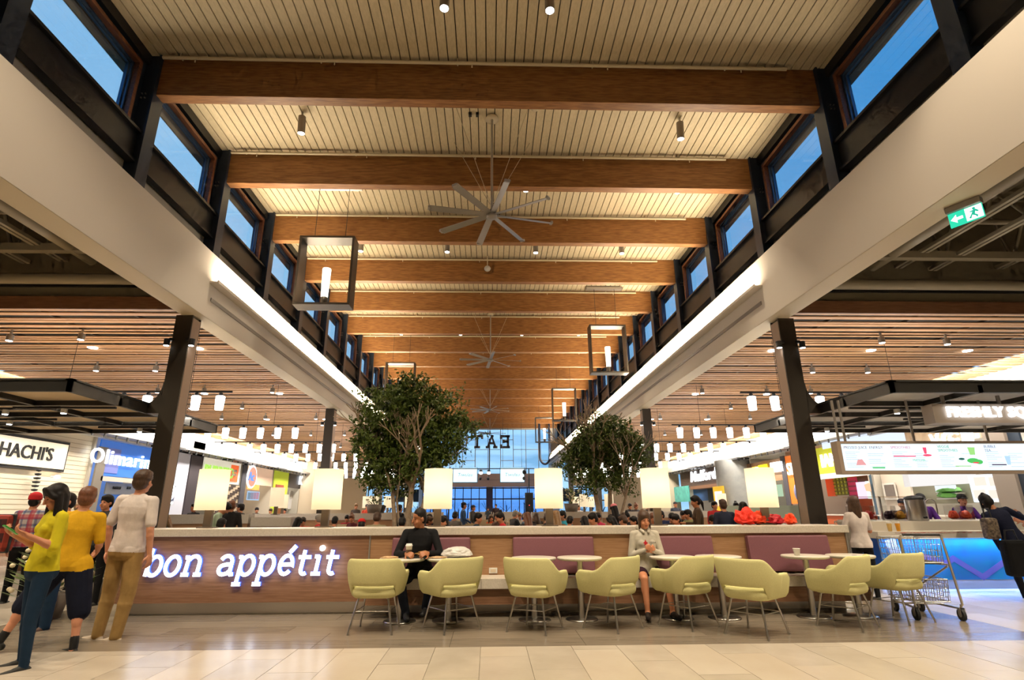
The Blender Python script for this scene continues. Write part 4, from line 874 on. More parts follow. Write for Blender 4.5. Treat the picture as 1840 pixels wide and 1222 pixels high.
for k in range(7): MB().lathe([(.0001,0),(.10-.01*abs(k-3),.02),(.12-.01*abs(k-3),.07),(.0001,.09)],(.1,19.9,1.9+k*.13),10).build('hanging_pot',black,t)
q=MB().tube((.02,20.6,2.55),(.2,20.6,2.55),.03).build('wall_light',M['white'],t); MB().ell((.25,20.6,2.55),.09,.12,.06).build('lit_bowl',M['cup'],q); point('wall_light_lamp',(-15.2,20.6,2.6),12,WARM,.08)
shopkit(t,13.7,22.6,M['wall_wood'],flat('warm_kitchen',150,110,70),pw=30,lightc=WARM)
t=shop('dessert_shop','blue shop front with a glowing white script sign and round badge on the left',-1)
pan(t,'side_pillar',160,176,800,1000,flat('pillar_taupe',120,112,100),-.1)
pan(t,'blue_panel',176,275,797,858,mat('blue_sign_panel',(.02,.13,.50),.4,emi=.35,ec=(.02,.14,.6)),-.05)
pan(t,'blue_panel',275,335,812,872,mat('blue_sign_panel_b',(.03,.16,.55),.4,emi=.3,ec=(.02,.16,.6)),-.04)
pan(t,'lavender_panel',178,215,805,850,flat('lavender',110,120,190),-.07)
sign_text(t,'Olimarine',228,827,.80,M['letter'],-.12,offset=.006,xs=1.25,spacing=1.12)
m,y0,y1,zb,zt=pan(t,'white_wall',290,336,800,925,flat('cool_white',208,212,226),-.1)
b,y0,y1,zb,zt=pan(t,'round_badge',294,314,872,900,flat('badge_slate',80,92,120),-.2); p=at(303,884,x=-15.4)
MB().lathe([(.38,0),(.38,.03),(.24,.03),(.24,0)],n=24).build('badge_ring',M['letter'],t,(.28,p.y,p.z)).rotation_euler=(0,PI/2,0)
bs=MB().prism([(-.10,-.2),(.22,0),(.05,.22),(-.02,.02)],0,.04).build('badge_mark',M['letter'],t,(.28,p.y,p.z)); bs.rotation_euler=(0,PI/2,0)
MB().box(.26,.30,p.y-.35,p.y+.35,p.z-.55,p.z-.47).build('badge_underline',M['letter'],t)
pan(t,'lower_header',180,290,860,868,flat('header_grey',190,184,172),-.1); pan(t,'menu_header',190,290,870,890,flat('menu_header',176,176,168),.6)
for i,u in enumerate((210,232,254)): sign_text(t,['MENU','ICE','DRINKS'][i],u,877,.18,black,.5)
pan(t,'blue_lower',196,262,890,925,flat('blue_lower',48,110,205),.4)
shopkit(t,22.9,29.7,M['table_white'],flat('dessert_rear',90,130,200),pw=70)
t=shop('burrito_shop','shop with a white sign reading BURRITO, orange strip and black and white mosaic',-1)
pan(t,'dark_strip',338,360,792,935,flat('dark_strip',52,44,50),-.1)  # dark strip drawn for the dark gap between the two shops
m,y0,y1,zb,zt=pan(t,'sign_panel',364,432,826,868,mat('burrito_white',(.78,.74,.64),.5,emi=.35,ec=(.9,.85,.72)),-.05)
pan(t,'orange_strip',415,428,836,866,mat('orange_strip',(.75,.13,.03),.5,emi=.5,ec=(.9,.15,.03)),-.09); sign_text(t,'FRESH\nDAILY',421,850,.22,M['white'],-.14)
sign_text(t,'BURRITO',395,849,.82,emis('lime_letters',(.42,.75,.12),.9),-.12,xs=1.05,offset=.012)
mo,y0,y1,zb,zt=pan(t,'mosaic_wall',384,436,871,925,flat('mosaic_white',196,178,150),-.02)
ti=MB(); r0=0
zz=zb
while zz<zt-.1:
    yy=y0+(r0%4)*.32
    while yy<y1-.3: ti.box(.02,.045,yy,min(yy+.62,y1),zz,zz+.105); yy+=1.28
    zz+=.115; r0+=1
ti.build('mosaic_tiles',flat('mosaic_dark',64,50,42),t); pan(t,'end_pillar',432,440,832,930,flat('pillar_slate',70,68,74),-.1)
shopkit(t,31.0,36.2,M['wall_wood'],flat('burrito_rear',70,55,48),pw=40)
t=shop('asian_shop','shop with a round glowing white sign, orange band and lime green side wall',-1)
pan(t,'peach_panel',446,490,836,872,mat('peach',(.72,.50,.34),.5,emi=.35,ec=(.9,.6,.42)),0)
p=at(452,857,x=-15.5); r_=MB().lathe([(.0001,0),(.72,0),(.72,.06),(.0001,.06)],n=28).build('round_sign',M['letter'],t,(.08,p.y,p.z)); r_.rotation_euler=(0,PI/2,0)
cc=MB().lathe([(.62,0),(.62,.02),(.50,.02),(.50,0)],n=28).build('sign_rim',emis('sign_pink',(.85,.35,.25),1),t,(.15,p.y,p.z)); cc.rotation_euler=(0,PI/2,0)
sign_text(t,'Ac',452,857,.8,emis('sign_blue',(.2,.35,.8),1),-.2)
pan(t,'orange_band',445,466,871,880,mat('orange_glow',(.8,.2,.04),.5,emi=1,ec=(1,.28,.06)),-.02)
pan(t,'menu_screen',445,466,883,899,emis('menu_blue',(.35,.5,.7),.9),.3)
for k in range(4): pan(t,'menu_picture',446+k*5,450+k*5,885,897,emis('menu_pic_%d'%k,(.2+.1*k,.28,.36),.8),.26,.03)
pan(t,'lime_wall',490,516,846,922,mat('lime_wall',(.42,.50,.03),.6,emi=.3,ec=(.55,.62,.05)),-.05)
for k in range(4): pan(t,'food_poster',496,510,871+k*14,881+k*14,flat('poster_%d'%k,150,70+8*k,50),-.1)
shopkit(t,36.8,41.5,M['table_white'],flat('asian_rear',170,120,80),pw=60,lightc=WARM2)
t=shop('chicken_shop','dark shop front with white lit letters KFC near the left end wall',-1)
pan(t,'black_sign_panel',519,552,848,878,flat('panel_charcoal',52,46,46),0)
sign_text(t,'KFC',545,865,.95,M['letter'],-.1,offset=.012,xs=1.3,shear=.1)
for k in range(6): pan(t,'stripe',520+k*5.5,525.5+k*5.5,882,915,flat('stripe_%d'%k,*((175,30,45) if k%2 else (225,220,215))),.5)
shopkit(t,44.4,47.4,M['table_white'],flat('chicken_rear',200,190,190),pw=60)
# right side
t=shop('seafood_shop','dark brown wooden shop front with white glowing script sign on the right',1)
pan(t,'brown_board_panel',1222,1310,838,872,mat('dark_brown_boards',(.075,.042,.026),.6,c2=(.045,.025,.015),ns=10,stretch=(1,.4,4)),-.05)
for k in range(9): pan(t,'board_joint',1224,1308,842+k*3.6,842.4+k*3.6,M['dark'],-.06,.01)
sign_text(t,'Mulford',1262,855,1.05,M['letter'],-.12,offset=.02,xs=1.5,shear=.15)
pan(t,'wooden_canopy',1240,1312,870,876,flat('reclaimed_wood',130,92,64),-.6,.7)
pan(t,'lit_strip',1262,1312,872,873.5,emis('cool_strip',(.7,.95,1),4),-.3)
pan(t,'aquarium_graphic',1212,1238,874,902,mat('teal_graphic',(.05,.28,.22),.5,emi=.5,ec=(.12,.5,.38),c2=(.02,.10,.09),ns=3),-.1)
pan(t,'blue_food_picture',1246,1272,876,900,flat('blue_picture',40,80,130),.3); pan(t,'dark_chalkboard',1272,1312,876,902,flat('slate_board',30,42,48),.2)
shopkit(t,36.4,44.5,M['table_white'],flat('seafood_rear',60,60,60),pw=50)
c=thing('round_concrete_column','thick pale grey concrete column between two right shops with a yellow poster','column',(15.3,34.8,0)); MB().tube((0,0,0),(0,0,4.25),1.15,n=28).build('shaft',mat('concrete',(.33,.33,.31),.7,c2=(.26,.27,.26),ns=2),c)
pp=at(1330,893,x=14.1); po=MB().box(-1.22,-1.18,-.9,.75,1.05,2.7).build('yellow_poster',mat('yellow_poster',(.75,.48,.02),.5,emi=.4,ec=(.9,.55,.03)),c); MB().box(-1.25,-1.22,-.6,.45,1.6,2.4).build('poster_face',emis('poster_face',(.85,.9,.95),1.1),po)
t=shop('bagel_shop','warm wood shop front with white and yellow glowing sign right of the concrete column',1)
pan(t,'wood_panel',1343,1408,828,866,mat('tan_panel',(.42,.25,.14),.5,c2=(.33,.19,.10),ns=8,stretch=(1,.5,4)),0)
pan(t,'yellow_sign',1352,1370,838,856,emis('yellow_sign',(1,.70,.05),1.6),-.08); pan(t,'white_sign',1352,1362,840,857,M['letter'],-.14); pan(t,'yellow_sign',1363,1378,835,852,emis('yellow_sign_b',(1,.75,.02),1.8),-.12); pan(t,'white_sign',1384,1407,830,848,M['letter'],-.1)
pan(t,'menu_lit',1365,1405,872,893,emis('menu_green',(.45,.62,.42),.8),.5)
shopkit(t,29.6,33.3,M['wall_wood'],flat('bagel_rear',92,100,92),pw=50)
t=shop('shawarma_shop','bright orange shop wall with white letters SHA and a round emblem',1)
pan(t,'dark_edge',1409,1417,818,935,flat('edge_grey',74,72,78),-.1)
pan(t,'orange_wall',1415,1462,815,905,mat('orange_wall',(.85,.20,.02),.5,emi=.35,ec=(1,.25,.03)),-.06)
sign_text(t,'SHA',1427,843,.85,emis('sha_white',(1,.93,.85),1.4),-.12,xs=.9,offset=.01)
p=at(1437,884,x=15.4); e_=MB().lathe([(.0001,0),(.48,0),(.48,.03),(.0001,.03)],n=26).build('round_emblem',flat('emblem_grey',150,150,180),t,(-.2,p.y,p.z)); e_.rotation_euler=(0,-PI/2,0); e2=MB().lathe([(.0001,0),(.36,0),(.36,.05),(.0001,.05)],n=26).build('emblem_centre',flat('emblem_blue',120,125,175),e_)
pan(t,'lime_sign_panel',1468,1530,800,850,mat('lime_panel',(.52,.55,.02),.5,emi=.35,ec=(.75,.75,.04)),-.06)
sign_text(t,'IANG',1497,827,.78,emis('ang_white',(1,.95,.97),2.2),-.14,xs=1.0,offset=.025)
pan(t,'white_header',1468,1560,848,858,M['white'],-.2)
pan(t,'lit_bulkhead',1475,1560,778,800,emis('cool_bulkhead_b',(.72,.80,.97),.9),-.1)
pan(t,'rust_pattern',1485,1500,860,892,flat('rust',190,80,50),.6)
m,y0,y1,zb,zt=pan(t,'lime_pattern',1499,1524,858,890,flat('lime_tile',150,155,40),.6); z_=MB()
for k in range(5): z_.box(.57,.6,y0,y1,zb+k*(zt-zb)/5,zb+k*(zt-zb)/5+.05)
for k in range(4): z_.box(.57,.6,y0+k*(y1-y0)/4,y0+k*(y1-y0)/4+.08,zb,zt)
z_.build('pattern_lines',flat('olive_lines',90,90,20),t)
m,y0,y1,zb,zt=pan(t,'magenta_pattern',1524,1540,858,892,flat('magenta_tile',190,20,90),.6); z_=MB()
for k in range(4): z_.box(.57,.6,y0,y1,zb+k*(zt-zb)/4,zb+k*(zt-zb)/4+.06)
z_.build('pattern_lines',flat('plum_lines',110,10,50),t)
pan(t,'brown_panel',1540,1566,855,866,flat('brown_panel',70,30,22),.6); pan(t,'lit_poster',1540,1556,866,896,emis('poster_pink',(.85,.65,.85),1),.5); pan(t,'lit_poster',1557,1574,864,896,emis('poster_green',(.68,.88,.80),1.05),.5)
MB().lathe([(.0001,0),(.22,.05),(.25,.3),(.0001,.4)],n=12).build('poster_picture',emis('poster_orange',(.9,.5,.3),1),t,(.42,at(1566,880,x=16).y,2.0))
shopkit(t,22.9,29.2,flat('orange_counter',190,90,40),flat('shawarma_rear',150,70,40),pw=60)
t=shop('gyro_shop','white lit shop behind the juice bar with hammered copper hood and sign V.G.',1)
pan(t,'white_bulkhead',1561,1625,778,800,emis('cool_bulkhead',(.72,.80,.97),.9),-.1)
pan(t,'copper_hood',1625,1778,762,796,mat('copper_sheet',(.62,.50,.36),.25,metal=.8,c2=(.35,.26,.17),ns=2.5),-.5)
sign_text(t,'V.G. III',1708,789,.62,M['letter'],-.6,offset=.012,shear=.1); pan(t,'sign_back',1632,1712,780,800,flat('sign_back',60,54,50),-.45)
pan(t,'taupe_pillar',1782,1822,765,935,flat('taupe_pillar',138,126,114),-.6,.5); pan(t,'dark_strip',1823,1850,765,935,flat('navy_pillar',36,48,62),-.5)
pan(t,'cream_wall',1566,1640,850,935,flat('warm_white',214,200,182),.3); pan(t,'slate_edge',1568,1580,850,935,flat('slate_edge',60,84,100),.2)
fr_,y0,y1,zb,zt=pan(t,'picture_frame',1587,1609,868,898,flat('frame_cream',226,220,208),.2); pan(t,'picture',1590,1606,871,892,flat('photo_grey',110,100,92),.15,.03)
pan(t,'white_hood',1622,1752,846,872,emis('hood_glow',(.85,.82,.80),.85),.3)
pan(t,'rear_tiles',1635,1750,872,905,flat('grey_tiles',140,138,120),1.0)
pan(t,'specials_board',1680,1716,872,884,emis('specials',(.75,.80,.82),.9),.6)
for k in range(2): 
    o,y0,y1,zb,zt=pan(t,'salad_shelf',1683,1720,886+k*9,888+k*9,M['chrome'],.6,.3)
    crumple('salad',.22,.5,.16,flat('salad_%d'%k,80,140,60),t,(.7,(y0+y1)/2,zt),k+41,2,.4,3)
lb,y0,y1,zb,zt=pan(t,'lit_menu_case',1744,1806,852,902,emis('menu_case',(.75,.87,1),1.3),-.2)
for k in range(4): pan(t,'food_picture',1750+(k%2)*27,1770+(k%2)*27,857+(k//2)*23,873+(k//2)*23,emis('food_pic_%d'%k,(.85,.72,.62),.95),-.24,.03)
shopkit(t,13.7,22.7,M['table_white'],flat('gyro_rear',190,185,175),pw=110)
# ================================================================ STAGE AT THE FAR END
for i,x in enumerate((-3.2,1.0)):
    t=thing('hanging_screen',('left' if i==0 else 'right')+' of the two white hanging screens before the far window','screen',(x,50.5,0),group='hanging screens over the stage')
    MB().box(0,2.1,0,.08,3.78,5.0).build('screen',emis('hang_screen_%d'%i,(.72,.95,1),1.2),t)
    MB().box(-.05,2.15,.03,.1,3.73,5.05).build('housing',flat('screen_rim_%d'%i,90,170,220),t)
    link('letters',text_mesh('letters','ualuwiT',.42,emis('teal_text_%d'%i,(.10,.35,.40),.8),.01,mirror=True,shear=-.1),t,(1.05,-.03,4.4))
    for q in (.2,1.9): MB().tube((q,.05,5.05),(q,.05,10.24),.015,n=5).build('cable',M['black'],t)
for i,x in enumerate((-3.45,-.75,-.05,3.1)):
    t=thing('stage_light',f'{ORD[i]} stage light from the left beside the hanging screens','light',(x,50,4.55),group='stage lights by the hanging screens')
    MB().tube((0,0,0),(0,.25,.1),.17,n=14).build('can',M['black'],t); 
    if i<3: MB().tube((0,-.01,0),(0,-.03,0),.15,n=14).build('lens',M['bulb'],t)
    MB().ell((-.05,0,-.5),.13,.13,.15).build('moving_head',M['black'],t); MB().box(-.02,.02,0,.05,-.4,.3).build('yoke',M['black'],t)
tr=MB(); tr.tube((-4,50.1,4.9),(4,50.1,4.9),.04); 
for x in (-3.5,3.5): tr.tube((x,50.1,0),(x,50.1,4.9),.05)
tag(tr.build('lighting_stand',M['black']),'thin black lighting stand frame across the far stage','stand')
for i,x in enumerate((-4.3,3.3)):
    t=thing('loudspeaker',('left' if i==0 else 'right')+' tall black loudspeaker on the far stage','speaker',(x,47.5,0),group='black loudspeakers'); MB().box(-.33,.33,-.25,.25,.8,2.75).build('cabinet',M['black'],t); MB().box(-.3,.3,-.27,-.25,1.0,2.6).build('grille',flat('grille_%d'%i,22,24,30),t); MB().tube((0,0,0),(0,0,.8),.04).build('pole',M['black'],t)
    MB().ell((0,-.28,1.75),.03,.02,.03).build('red_led',emis('red_led_%d'%i,(1,.05,.05),3),t)
tag(MB().bbox(-1.6,2.4,45.5,46.2,0,1.25,.02).build('dj_booth',M['stone']),'pale stone booth counter in front of the far blue windows','counter')
area('stage_wash',(0,53,3.4),8,.3,110,(.15,.12,1),(0,0,0))
# black looped cable hanging in front of the far window
for i,(x,r_,lb) in enumerate(((5.35,.055,'thick dark looped hose hanging at the right of the tall far window'),(-3.6,.04,'thin dark looped hose hanging at the left of the tall far window'))):
    m=MB(); z1,z0=10.24,5.75; w=.48
    m.path([(x-w,54,z1)]+[(x-w*math.cos(a),54,z0+.6-.75*math.sin(a)) for a in [PI*k/12 for k in range(13)]]+[(x+w,54,z1)],r_*1.9,n=8)
    tag(m.build('looped_hose',flat('hose_%d'%i,20,34,62),None),lb,'hose')
# ================================================================ INNER HALF WALLS, TABLES, CHAIRS
def low_wall(x0,x1,y,lab,zt=1.22,d=.3,wood='wall_wood2'):
    t=thing('low_wall',lab,'wall',((x0+x1)/2,y,0)); w=(x1-x0)/2
    MB().box(-w,w,0,d,0,zt-.22).build('wood_panel',M[wood],t); MB().box(-w-.02,w+.02,-.03,d+.03,zt-.22,zt).build('stone_cap',M['stone'],t); return t
low_wall(-11.5,-6.0,14.6,'low stone capped wall behind the white shirt man and the leftmost drum lamp',1.27)
low_wall(-5.9,-4.95,14.6,'short glass grey wall end beside the nearest left column',1.2)
low_wall(-8.2,-2.6,20.5,'low stone capped wall behind the left ficus tree',1.26)
low_wall(1.6,9.2,21.5,'long low stone capped wall behind the right ficus tree',1.27)
low_wall(-6.9,-2.4,30.05,'low stone wall far behind the left ficus tree',1.27); low_wall(2.9,6.2,33.05,'low stone wall far behind the right ficus tree',1.27)
k=0
for (x,y,l) in ((-5.4,14.75,'small drum lamp just right of the leftmost big drum lamp'),(-7.35,20.7,'small drum lamp before the lime green shop wall'),(-6.4,30.2,'small drum lamp left of the pair near the left entrance doors'),(-6.0,30.2,'small drum lamp near the left entrance doors, paired with another'),(-5.3,30.2,'small drum lamp left of the ficus trunk'),(-4.2,30.2,'small drum lamp right behind the ficus trunk'),(3.2,33.2,'small drum lamp between the big lamp and the right tree'),(3.6,21.7,'small drum lamp left of the right tree trunk'),(5.0,33.2,None),(4.55,21.7,'small drum lamp right of the right tree trunk'),(6.35,21.7,'small drum lamp left of the second right column'),(8.9,21.7,'small drum lamp right of the girl\'s drum lamp, before the teal picture'),(5.9,33.2,None)):
    k+=1; table_lamp(x,y,1.25,l or f'distant small drum lamp {ORD[k-1]} among the lamps of the far low walls',.8 if y<25 else 1.0,'small drum lamps on the inner walls',real=False)
wood_=flat('chair_cream',196,176,140); brown_=flat('chair_brown',84,58,42)
def make_dchair(m):
    t=thing('dining_chair','','chair',group='food court dining chairs')
    MB().bbox(-.21,.21,-.20,.21,.43,.465,.01).build('seat',m,t)
    for a,b in ((-.19,-.19),(.19,-.19),(-.19,.19),(.19,.19)): MB().tube((a,b,.43),(a*1.1,b*1.1,0),.016,n=6).build('leg',m,t)
    b=MB(); b.box(-.21,.21,-.235,-.205,.60,.72); b.box(-.21,.21,-.24,-.21,.80,.92); b.box(-.21,-.09,-.235,-.205,.72,.80); b.box(.09,.21,-.235,-.205,.72,.80); b.build('backrest',m,t)
    for q in (-.19,.19): MB().box(q-.015,q+.015,-.235,-.205,.43,.62).build('back_post',m,t)
    return t
dc=[make_dchair(wood_),make_dchair(brown_)]
def make_dtable():
    t=thing('dining_table','','table',group='food court dining tables')
    MB().bbox(-.55,.55,-.38,.38,.71,.745,.008).build('tabletop',flat('dining_top',206,184,140,.35),t); MB().tube((0,0,.02),(0,0,.71),.035,n=10).build('pedestal',M['alu'],t); MB().lathe([(.0001,0),(.27,0),(.26,.02),(.0001,.02)],n=20).build('base',M['alu'],t); return t
dt=make_dtable(); used={'t':0,'c0':0,'c1':0}
def put(proto,key,x,y,r,lab):
    if not used[key]: used[key]=1; proto.location=(x,y,0); proto.rotation_euler=(0,0,r); proto['label']=lab; return proto
    return copytree(proto,(x,y,0),r,lab)
rows=[(10.9,(-5.0,-3.2,-1.4,.4,2.2,4.0)),(13.2,(-3.9,1.1,3.0,4.8)),(15.9,(-3.3,-1.2,.8,5.2)),(18.6,(-4.6,-2.4,-.3,1.8,4.2)),(23.5,(-4.5,-2.2,0,2.4,4.8)),(27,(-2.5,0,2.5)),(31.5,(-1.5,1.0,)),(12.2,(-8.4,)),(17.0,(7.6,9.4)),(24.5,(-9,8.5,11))]
TCH=[]
rn=['nearest','second nearest','third','fourth','fifth','sixth','seventh','left aisle','right aisle near','far aisle']
for j,(y,xs) in enumerate(rows):
    for i,x in enumerate(xs):
        put(dt,'t',x,y,0,f'pale dining table, {ORD[i]} from the left, {rn[j]} row behind the half wall')
        for q,(dx,dy,r) in enumerate(((-.28,-.62,0),(.28,-.62,0),(-.28,.62,PI),(.28,.62,PI))):
            w=0 if j not in (7,) else 1
            put(dc[w],'c%d'%w,x+dx,y+dy,r,f"{'brown' if w else 'cream'} dining chair, {'near left,near right,far left,far right'.split(',')[q]} seat of {ORD[i]} table, {rn[j]} row")
            TCH.append((x+dx,y+dy,r))
# flower pots
def flowers(x,y,z,lab,n=60,r=.42):
    t=thing('flower_planter',lab,'plant',(x,y,z)); MB().lathe([(.0001,0),(.22,0),(.28,.3),(.0001,.3)],n=14).build('pot',flat('pot_grey',120,110,98),t)
    m=MB(); rr=random.Random(int(x*10)); f=MB()
    for k in range(n):
        a=rr.random()*2*PI; e=rr.random()*r; h=.3+rr.random()*.55; p=Vector((e*math.cos(a),e*math.sin(a),h)); d=Vector((math.cos(a),math.sin(a),.4))*.13; b=Vector((-math.sin(a),math.cos(a),0))*.035
        m.add([p-d,p+b,p+d,p-b],[(0,1,2,3)]); 
        if k%3==0: f.ell(p+Vector((0,0,.06)),.035,.035,.03,nu=6,nv=4)
    m.build('leaves',M['leaf'],t)['kind']='stuff'; f.build('blossoms',flat('blossom_%d'%int(x*10),240,225,190),t)['kind']='stuff'
flowers(-4.1,20.65,1.265,'leafy plant with white flowers on the wall left of the ficus trunks'); flowers(3.1,21.65,1.275,'leafy plant with white flowers left of the right ficus trunk',90,.6)
# grocery stand and plants behind the three young people
flowers(-5.85,8.1,.0,'lower planter of green leaves and white flowers behind the white shirt man',110,.5)
flowers(-6.2,9.6,.0,'upper planter of green leaves and small yellow flowers behind the two boys',110,.5)
t=thing('service_cart','white service cabinet with round black hole behind the two boys','cabinet',(-7.6,11.4,0)); MB().bbox(-.9,.9,-.3,.3,0,1.32,.02).build('body',flat('cabinet_cream',210,196,168),t)
for q in (-.3,.45): MB().tube((q,-.31,1.12),(q,-.30,1.12),.09,n=18).build('waste_hole',M['black'],t)
# ================================================================ PEOPLE
SKIN={'fair':flat('skin_fair',214,150,118,.55),'tan':flat('skin_tan',200,134,98,.55),'brown':flat('skin_brown',172,112,76,.55)}
HAIR={'black':mat('hair_black',(.008,.006,.006),.55,c2=(.014,.011,.010),ns=60,stretch=(3,3,.3),spec=.25),'brown':mat('hair_brown',(.085,.038,.016),.55,c2=(.035,.016,.008),ns=60,stretch=(3,3,.3)),'blond':mat('hair_blond',(.30,.17,.07),.5,c2=(.18,.09,.035),ns=50,stretch=(3,3,.4)),'grey':flat('hair_grey',150,142,132),'auburn':mat('hair_auburn',(.20,.07,.03),.5,c2=(.10,.035,.015),ns=60,stretch=(3,3,.3))}
EYE=flat('eye_dark',30,20,16,.2); LIP=flat('lip',150,70,62,.5)
PENDING=[]
def rotm(yaw,pitch=0,roll=0): return Euler((pitch,roll,yaw),'XYZ').to_matrix()
class Body:
    """collects rounded cones and ellipsoids with a material each; they are fused into one skin"""
    def __init__(s): s.mb=MB(); s.pr=[]
    def cone(s,p,q,r0,r1,mi,n=14,e=1.0):
        p=Vector(p);q=Vector(q); s.pr.append(('c',np.array(p),np.array(q),r0,r1,mi))
        d=q-p; L_=max(d.length,1e-5); d/=L_; a=d.orthogonal().normalized(); b=d.cross(a)
        rings=[]
        for k in range(5): t=PI/2*(k/4); rings.append((p-d*r0*math.cos(t),max(r0*math.sin(t),1e-4)))
        for k in range(1,5): t=PI/2*(k/4); rings.append((q+d*r1*math.sin(t) if k else q,max(r1*math.cos(t),1e-4)))
        rings.insert(5,(q,r1))
        s.mb.loft([[c+(a*math.cos(2*PI*i/n)+b*math.sin(2*PI*i/n))*r for i in range(n)] for c,r in rings])
    def ell(s,c,r,mi,m=None,n=16):
        c=Vector(c); m=m or Matrix.Identity(3); s.pr.append(('e',np.array(c),np.array(m),np.array(r),mi))
        rings=[]
        for j in range(9):
            t=PI*j/8; rings.append([c+m@Vector((r[0]*max(1e-3,math.sin(t))*math.cos(2*PI*i/n),r[1]*max(1e-3,math.sin(t))*math.sin(2*PI*i/n),-r[2]*math.cos(t))) for i in range(n)])
        s.mb.loft(rings)
    def loft_torso(s,c,T,secs,mi,n=24):
        c=Vector(c); s.pr.append(('t',np.array(c),np.array(T),np.array(secs),mi))
        rings=[]
        for z,rx,ry in secs:
            r=[]
            for i in range(n):
                a=2*PI*i/n; ca,sa=math.cos(a),math.sin(a); r.append(c+T@Vector((rx*abs(ca)**.85*(1 if ca>0 else -1),ry*abs(sa)**.85*(1 if sa>0 else -1)-.006,z)))
            rings.append(r)
        s.mb.loft(rings)
    hem=None; seated=False
    def assign(s,P):
        D=np.full((len(P),),1e9); out=np.zeros(len(P),int)
        for pr in s.pr:
            if pr[0]=='c':
                _,p,q,r0,r1,mi=pr; d=q-p; t=np.clip(((P-p)@d)/max(1e-9,d@d),0,1); dist=np.linalg.norm(P-(p+t[:,None]*d),axis=1)-(r0+(r1-r0)*t)
            elif pr[0]=='t':
                _,c,m,sc,mi=pr; l=(P-c)@m; z=np.clip(l[:,2],sc[0,0],sc[-1,0]); rx=np.interp(z,sc[:,0],sc[:,1]); ry=np.interp(z,sc[:,0],sc[:,2])
                dist=(np.hypot(l[:,0]/rx,l[:,1]/ry)-1)*np.minimum(rx,ry)+np.abs(l[:,2]-z)-.004
            else:
                _,c,m,r,mi=pr; l=(P-c)@m; k=np.linalg.norm(l/r,axis=1); dist=(k-1)*np.min(r)*1.15
            w=dist<D-1e-6; D[w]=dist[w]; out[w]=mi
            if pr[0]=='t': tor=dist
        if s.hem is not None:
            c,u,h=s.hem; l=P-c; up=l@u; near=(np.linalg.norm(l-up[:,None]*u,axis=1)<.26)&(up<.2)&((out==1)|(out==2))&((tor<(.012 if s.seated else .05)))
            near&=np.abs(up)<.26
            nn=near; out[nn]=np.where(up[nn]>h,1,2)
        return out
def submit(body,name,mats,parent,vox,smooth=3,loc=None,rot=None):
    me=body.mb.mesh(name,mats); o=link(name,me,parent,loc)
    if rot is not None: o.rotation_euler=rot
    m=o.modifiers.new('r','REMESH'); m.mode='VOXEL'; m.voxel_size=vox; m.use_smooth_shade=True
    if smooth: m2=o.modifiers.new('s','SMOOTH'); m2.factor=.5; m2.iterations=smooth
    PENDING.append((o,body,mats)); return o
def flush():
    dg=bpy.context.evaluated_depsgraph_get()
    for o,b,mats in PENDING:
        me=bpy.data.meshes.new_from_object(o.evaluated_get(dg)); o.modifiers.clear()
        me.materials.clear()
        for m in mats: me.materials.append(m)
        n=len(me.polygons); c=np.zeros(n*3); me.polygons.foreach_get('center',c); me.polygons.foreach_set('material_index',b.assign(c.reshape(-1,3))); me.polygons.foreach_set('use_smooth',[True]*n)
        me.name=o.name; o.data=me
    PENDING.clear()
def V3(*a): return Vector(a[0] if len(a)==1 else a)
def hand(B,w,d,nrm,side,k,curl=.5,mi=0):
    """palm with four fingers and a thumb. w wrist, d direction, nrm palm normal"""
    d=V3(d).normalized(); nrm=V3(nrm); nrm=(nrm-d*nrm.dot(d)).normalized(); x=d.cross(nrm)*side
    B.cone(w,w+d*.03*k,.024*k,.026*k,mi,8)
    m=Matrix((x,d,nrm)).transposed(); B.ell(w+d*.055*k,(.040*k,.050*k,.017*k),mi,m,10)
    for i,(o,l) in enumerate(((-.030,.062),(-.010,.072),(.010,.068),(.029,.052))):
        p=w+d*.092*k+x*o*k; d1=(d*math.cos(curl)+nrm*math.sin(curl)+x*o*3).normalized(); q=p+d1*l*.55*k; d2=(d*math.cos(curl*2.1)+nrm*math.sin(curl*2.1)+x*o*2).normalized()
        B.cone(p,q,.0095*k,.009*k,mi,7); B.cone(q,q+d2*l*.5*k,.009*k,.0075*k,mi,7)
    p=w+d*.03*k-x*.030*k; q=p+(d*.6-x*.8+nrm*.3).normalized()*.038*k; B.cone(p,q,.012*k,.011*k,mi,7); B.cone(q,q+(d*.9-x*.2+nrm*.4).normalized()*.03*k,.0105*k,.008*k,mi,7)
